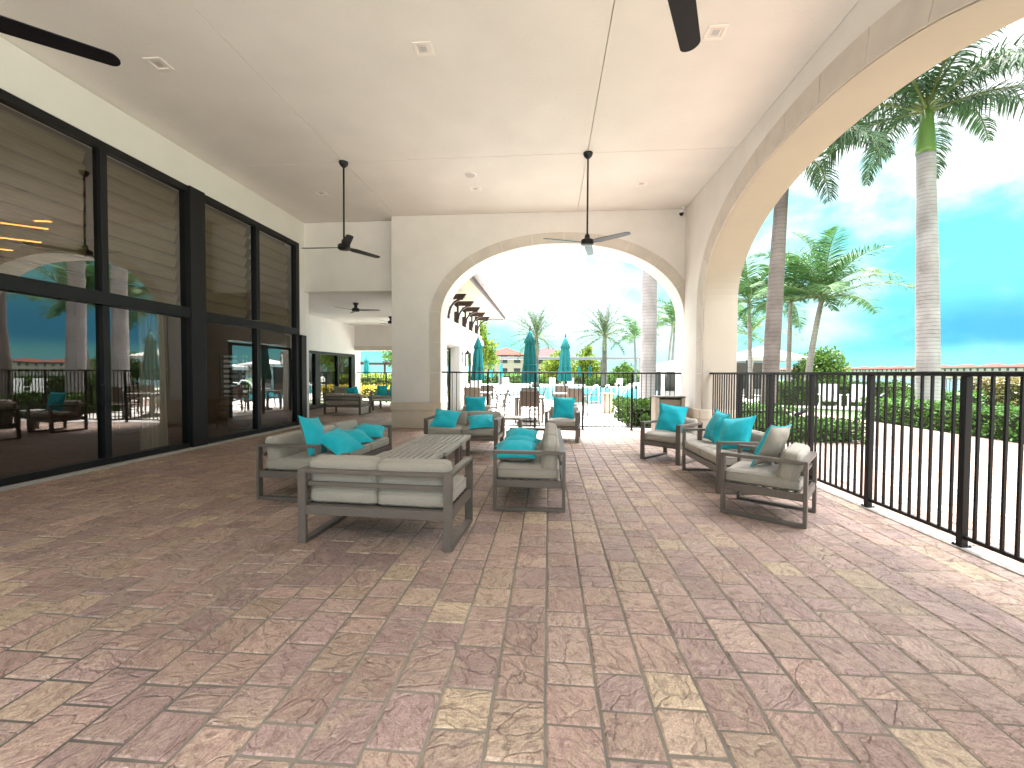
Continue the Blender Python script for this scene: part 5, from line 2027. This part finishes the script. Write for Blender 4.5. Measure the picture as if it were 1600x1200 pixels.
# ------------------------------------------------------------------ cabanas, pergola, houses
def cabana(label, loc, w=3.0, d=3.0, h=2.3, rz=0.0, peak=0.75):
    t = thing('cabana', label, 'cabana', loc, rz, 'white canopied cabanas')
    m = MB()
    m.add([(-w / 2 - 0.15, -d / 2 - 0.15, h), (w / 2 + 0.15, -d / 2 - 0.15, h), (w / 2 + 0.15, d / 2 + 0.15, h), (-w / 2 - 0.15, d / 2 + 0.15, h), (0, 0, h + peak),
           (-w / 2 - 0.15, -d / 2 - 0.15, h - 0.22), (w / 2 + 0.15, -d / 2 - 0.15, h - 0.22), (w / 2 + 0.15, d / 2 + 0.15, h - 0.22), (-w / 2 - 0.15, d / 2 + 0.15, h - 0.22)],
          [(0, 1, 4), (1, 2, 4), (2, 3, 4), (3, 0, 4), (0, 5, 6, 1), (1, 6, 7, 2), (2, 7, 8, 3), (3, 8, 5, 0)])
    m.build('canopy', OFFWHITE, t, fix=True)
    for sx in (-1, 1):
        for sy in (-1, 1):
            MB().box(sx * w / 2 - 0.05, sy * d / 2 - 0.05, 0, sx * w / 2 + 0.05, sy * d / 2 + 0.05, h - 0.02).build('post', BLACK, t)
            dr = MB()
            cx_, cy_ = sx * (w / 2 - 0.2), sy * (d / 2 - 0.02)
            dr.lathe([(0.19, h - 0.1), (0.15, h * 0.75), (0.085, h * 0.5), (0.13, h * 0.25), (0.17, 0.05)], 20, Matrix.Translation((cx_, cy_, 0)) @ Matrix.Diagonal((1, 0.5, 1, 1)), lambda a, v: 1 + 0.14 * math.cos(6 * a))
            dr.build('drape', OFFWHITE, t, smooth=True)
    MB().box(-w / 2 + 0.3, d / 2 - 1.3, 0.1, w / 2 - 0.3, d / 2 - 0.3, 0.45).build('daybed', OFFWHITE, t, bevel=0.04)
    MB().box(-w / 2 + 0.05, d / 2 - 0.12, 0.05, w / 2 - 0.05, d / 2 - 0.08, h - 0.25).build('back_curtain', material('dark_curtain', (0.08, 0.075, 0.07), 0.9), t)
    return t


cabana('white cabana with dark back curtain behind the brown royal palm', (13.3, 28.5, 0), 3.6, 3.0, 2.45, R(8))
cabana('white cabana at the right edge of the end arch, nearer one', (6.9, 24.5, 0), 2.2, 2.2, 1.75, R(0), 0.3)
cabana('white cabana at the right of the end arch, farther one', (9.2, 33.0, 0), 3.0, 3.0, 2.0, R(0), 0.4)
pg = thing('pergola', 'long flat roofed grey pergola behind the date palms', 'pergola', (2.0, 50.5, 0))
PG = material('pergola_grey', (0.09, 0.10, 0.105), 0.7)
MB().box(-8.4, -1.5, 3.0, 8.6, 1.5, 3.25).build('roof', PG, pg, bevel=0.02)
for x in (-7.6, -3.8, -0.2, 4.2, 8.2):
    for y in (-1.2, 1.2):
        MB().box(x - 0.1, y - 0.1, 0, x + 0.1, y + 0.1, 3.0).build('post', PG, pg)


def make_house(name, label, loc, w, d, h, rh, roofm, rz=0.0, group=None, over=0.5, wins=4, cat='house', face=-1, floors=2):
    t = thing(name, label, cat, loc, rz, group)
    MB().box(-w / 2, -d / 2, -0.1, w / 2, d / 2, h).build('wall', HOUSEW, t)
    m = MB()
    a, b_ = w / 2 + over, d / 2 + over
    rl = max(0.0, a - b_)
    m.add([(-a, -b_, h + 0.002), (a, -b_, h + 0.002), (a, b_, h + 0.002), (-a, b_, h + 0.002), (-rl, 0, h + rh), (rl, 0, h + rh),
           (-a, -b_, h - 0.15), (a, -b_, h - 0.15), (a, b_, h - 0.15), (-a, b_, h - 0.15)],
          [(0, 1, 5, 4), (1, 2, 5), (2, 3, 4, 5), (3, 0, 4), (0, 6, 7, 1), (1, 7, 8, 2), (2, 8, 9, 3), (3, 9, 6, 0)])
    m.build('roof', roofm, t, fix=True)
    wm = None
    for fl_ in range(floors):
        for k in range(wins):
            x = -w / 2 + w * (k + 0.5) / wins
            z = 0.9 + fl_ * (h / floors)
            if wm is None:
                o = MB().box(-0.55, -0.06, 0, 0.55, 0.04, 1.3).build('window', DKWIN, t)
                wm = o.data
            else:
                o = bpy.data.objects.new('window', wm)
                C.objects.link(o)
                o.parent = t
            o.location = (x, -d / 2, z)
    return t


make_house('house', 'white house with an orange tiled roof behind the small umbrellas', (-7.4, 76, 0), 6.6, 8, 4.4, 1.5, ROOFT, 0, 'houses beyond the pool', wins=3)
make_house('house', 'white house with a plum brown roof behind the tallest umbrella', (-0.3, 80, 0), 9.5, 9, 4.2, 2.0, ROOFP, 0, 'houses beyond the pool', wins=4)
hs = None
units = []
for k in range(22):
    y = 96 + k * 15
    x = 205 + 14 * math.sin(k * 0.12)
    lb = 'pale townhouse with a red brown roof in the row across the lake'
    if hs is None:
        hs = make_house('townhouse', lb, (x, y, 0), 14.4, 12, 5.4, 1.7, ROOFT, R(-90), 'row of townhouses across the lake', wins=4)
    else:
        dup(hs, (x, y, 0), R(-90), lb)
hs['label'] = 'pale townhouse with a red brown roof in the row across the lake'
# path lights in the hedge
for (x, y, z, lb) in ((10.4, 9.6, 0.78, 'small black spotlight on a stake above the long hedge'), (10.2, 14.2, 0.72, 'small black spotlight at the far end of the long hedge'), (5.35, 9.75, 0.55, 'small black spotlight in the low hedge behind the fence')):
    t = thing('garden_spotlight', lb, 'spotlight', (x, y, 0), 0.4, 'garden spotlights')
    MB().tube([(0, 0, 0), (0, 0, z)], 0.012, 6).build('stake', BLACK, t)
    MB().tube([(-0.1, 0, z + 0.0), (0.0, 0, z + 0.04), (0.12, 0, z + 0.09)], [0.03, 0.05, 0.06], 10).build('head', BLACK, t, smooth=True)
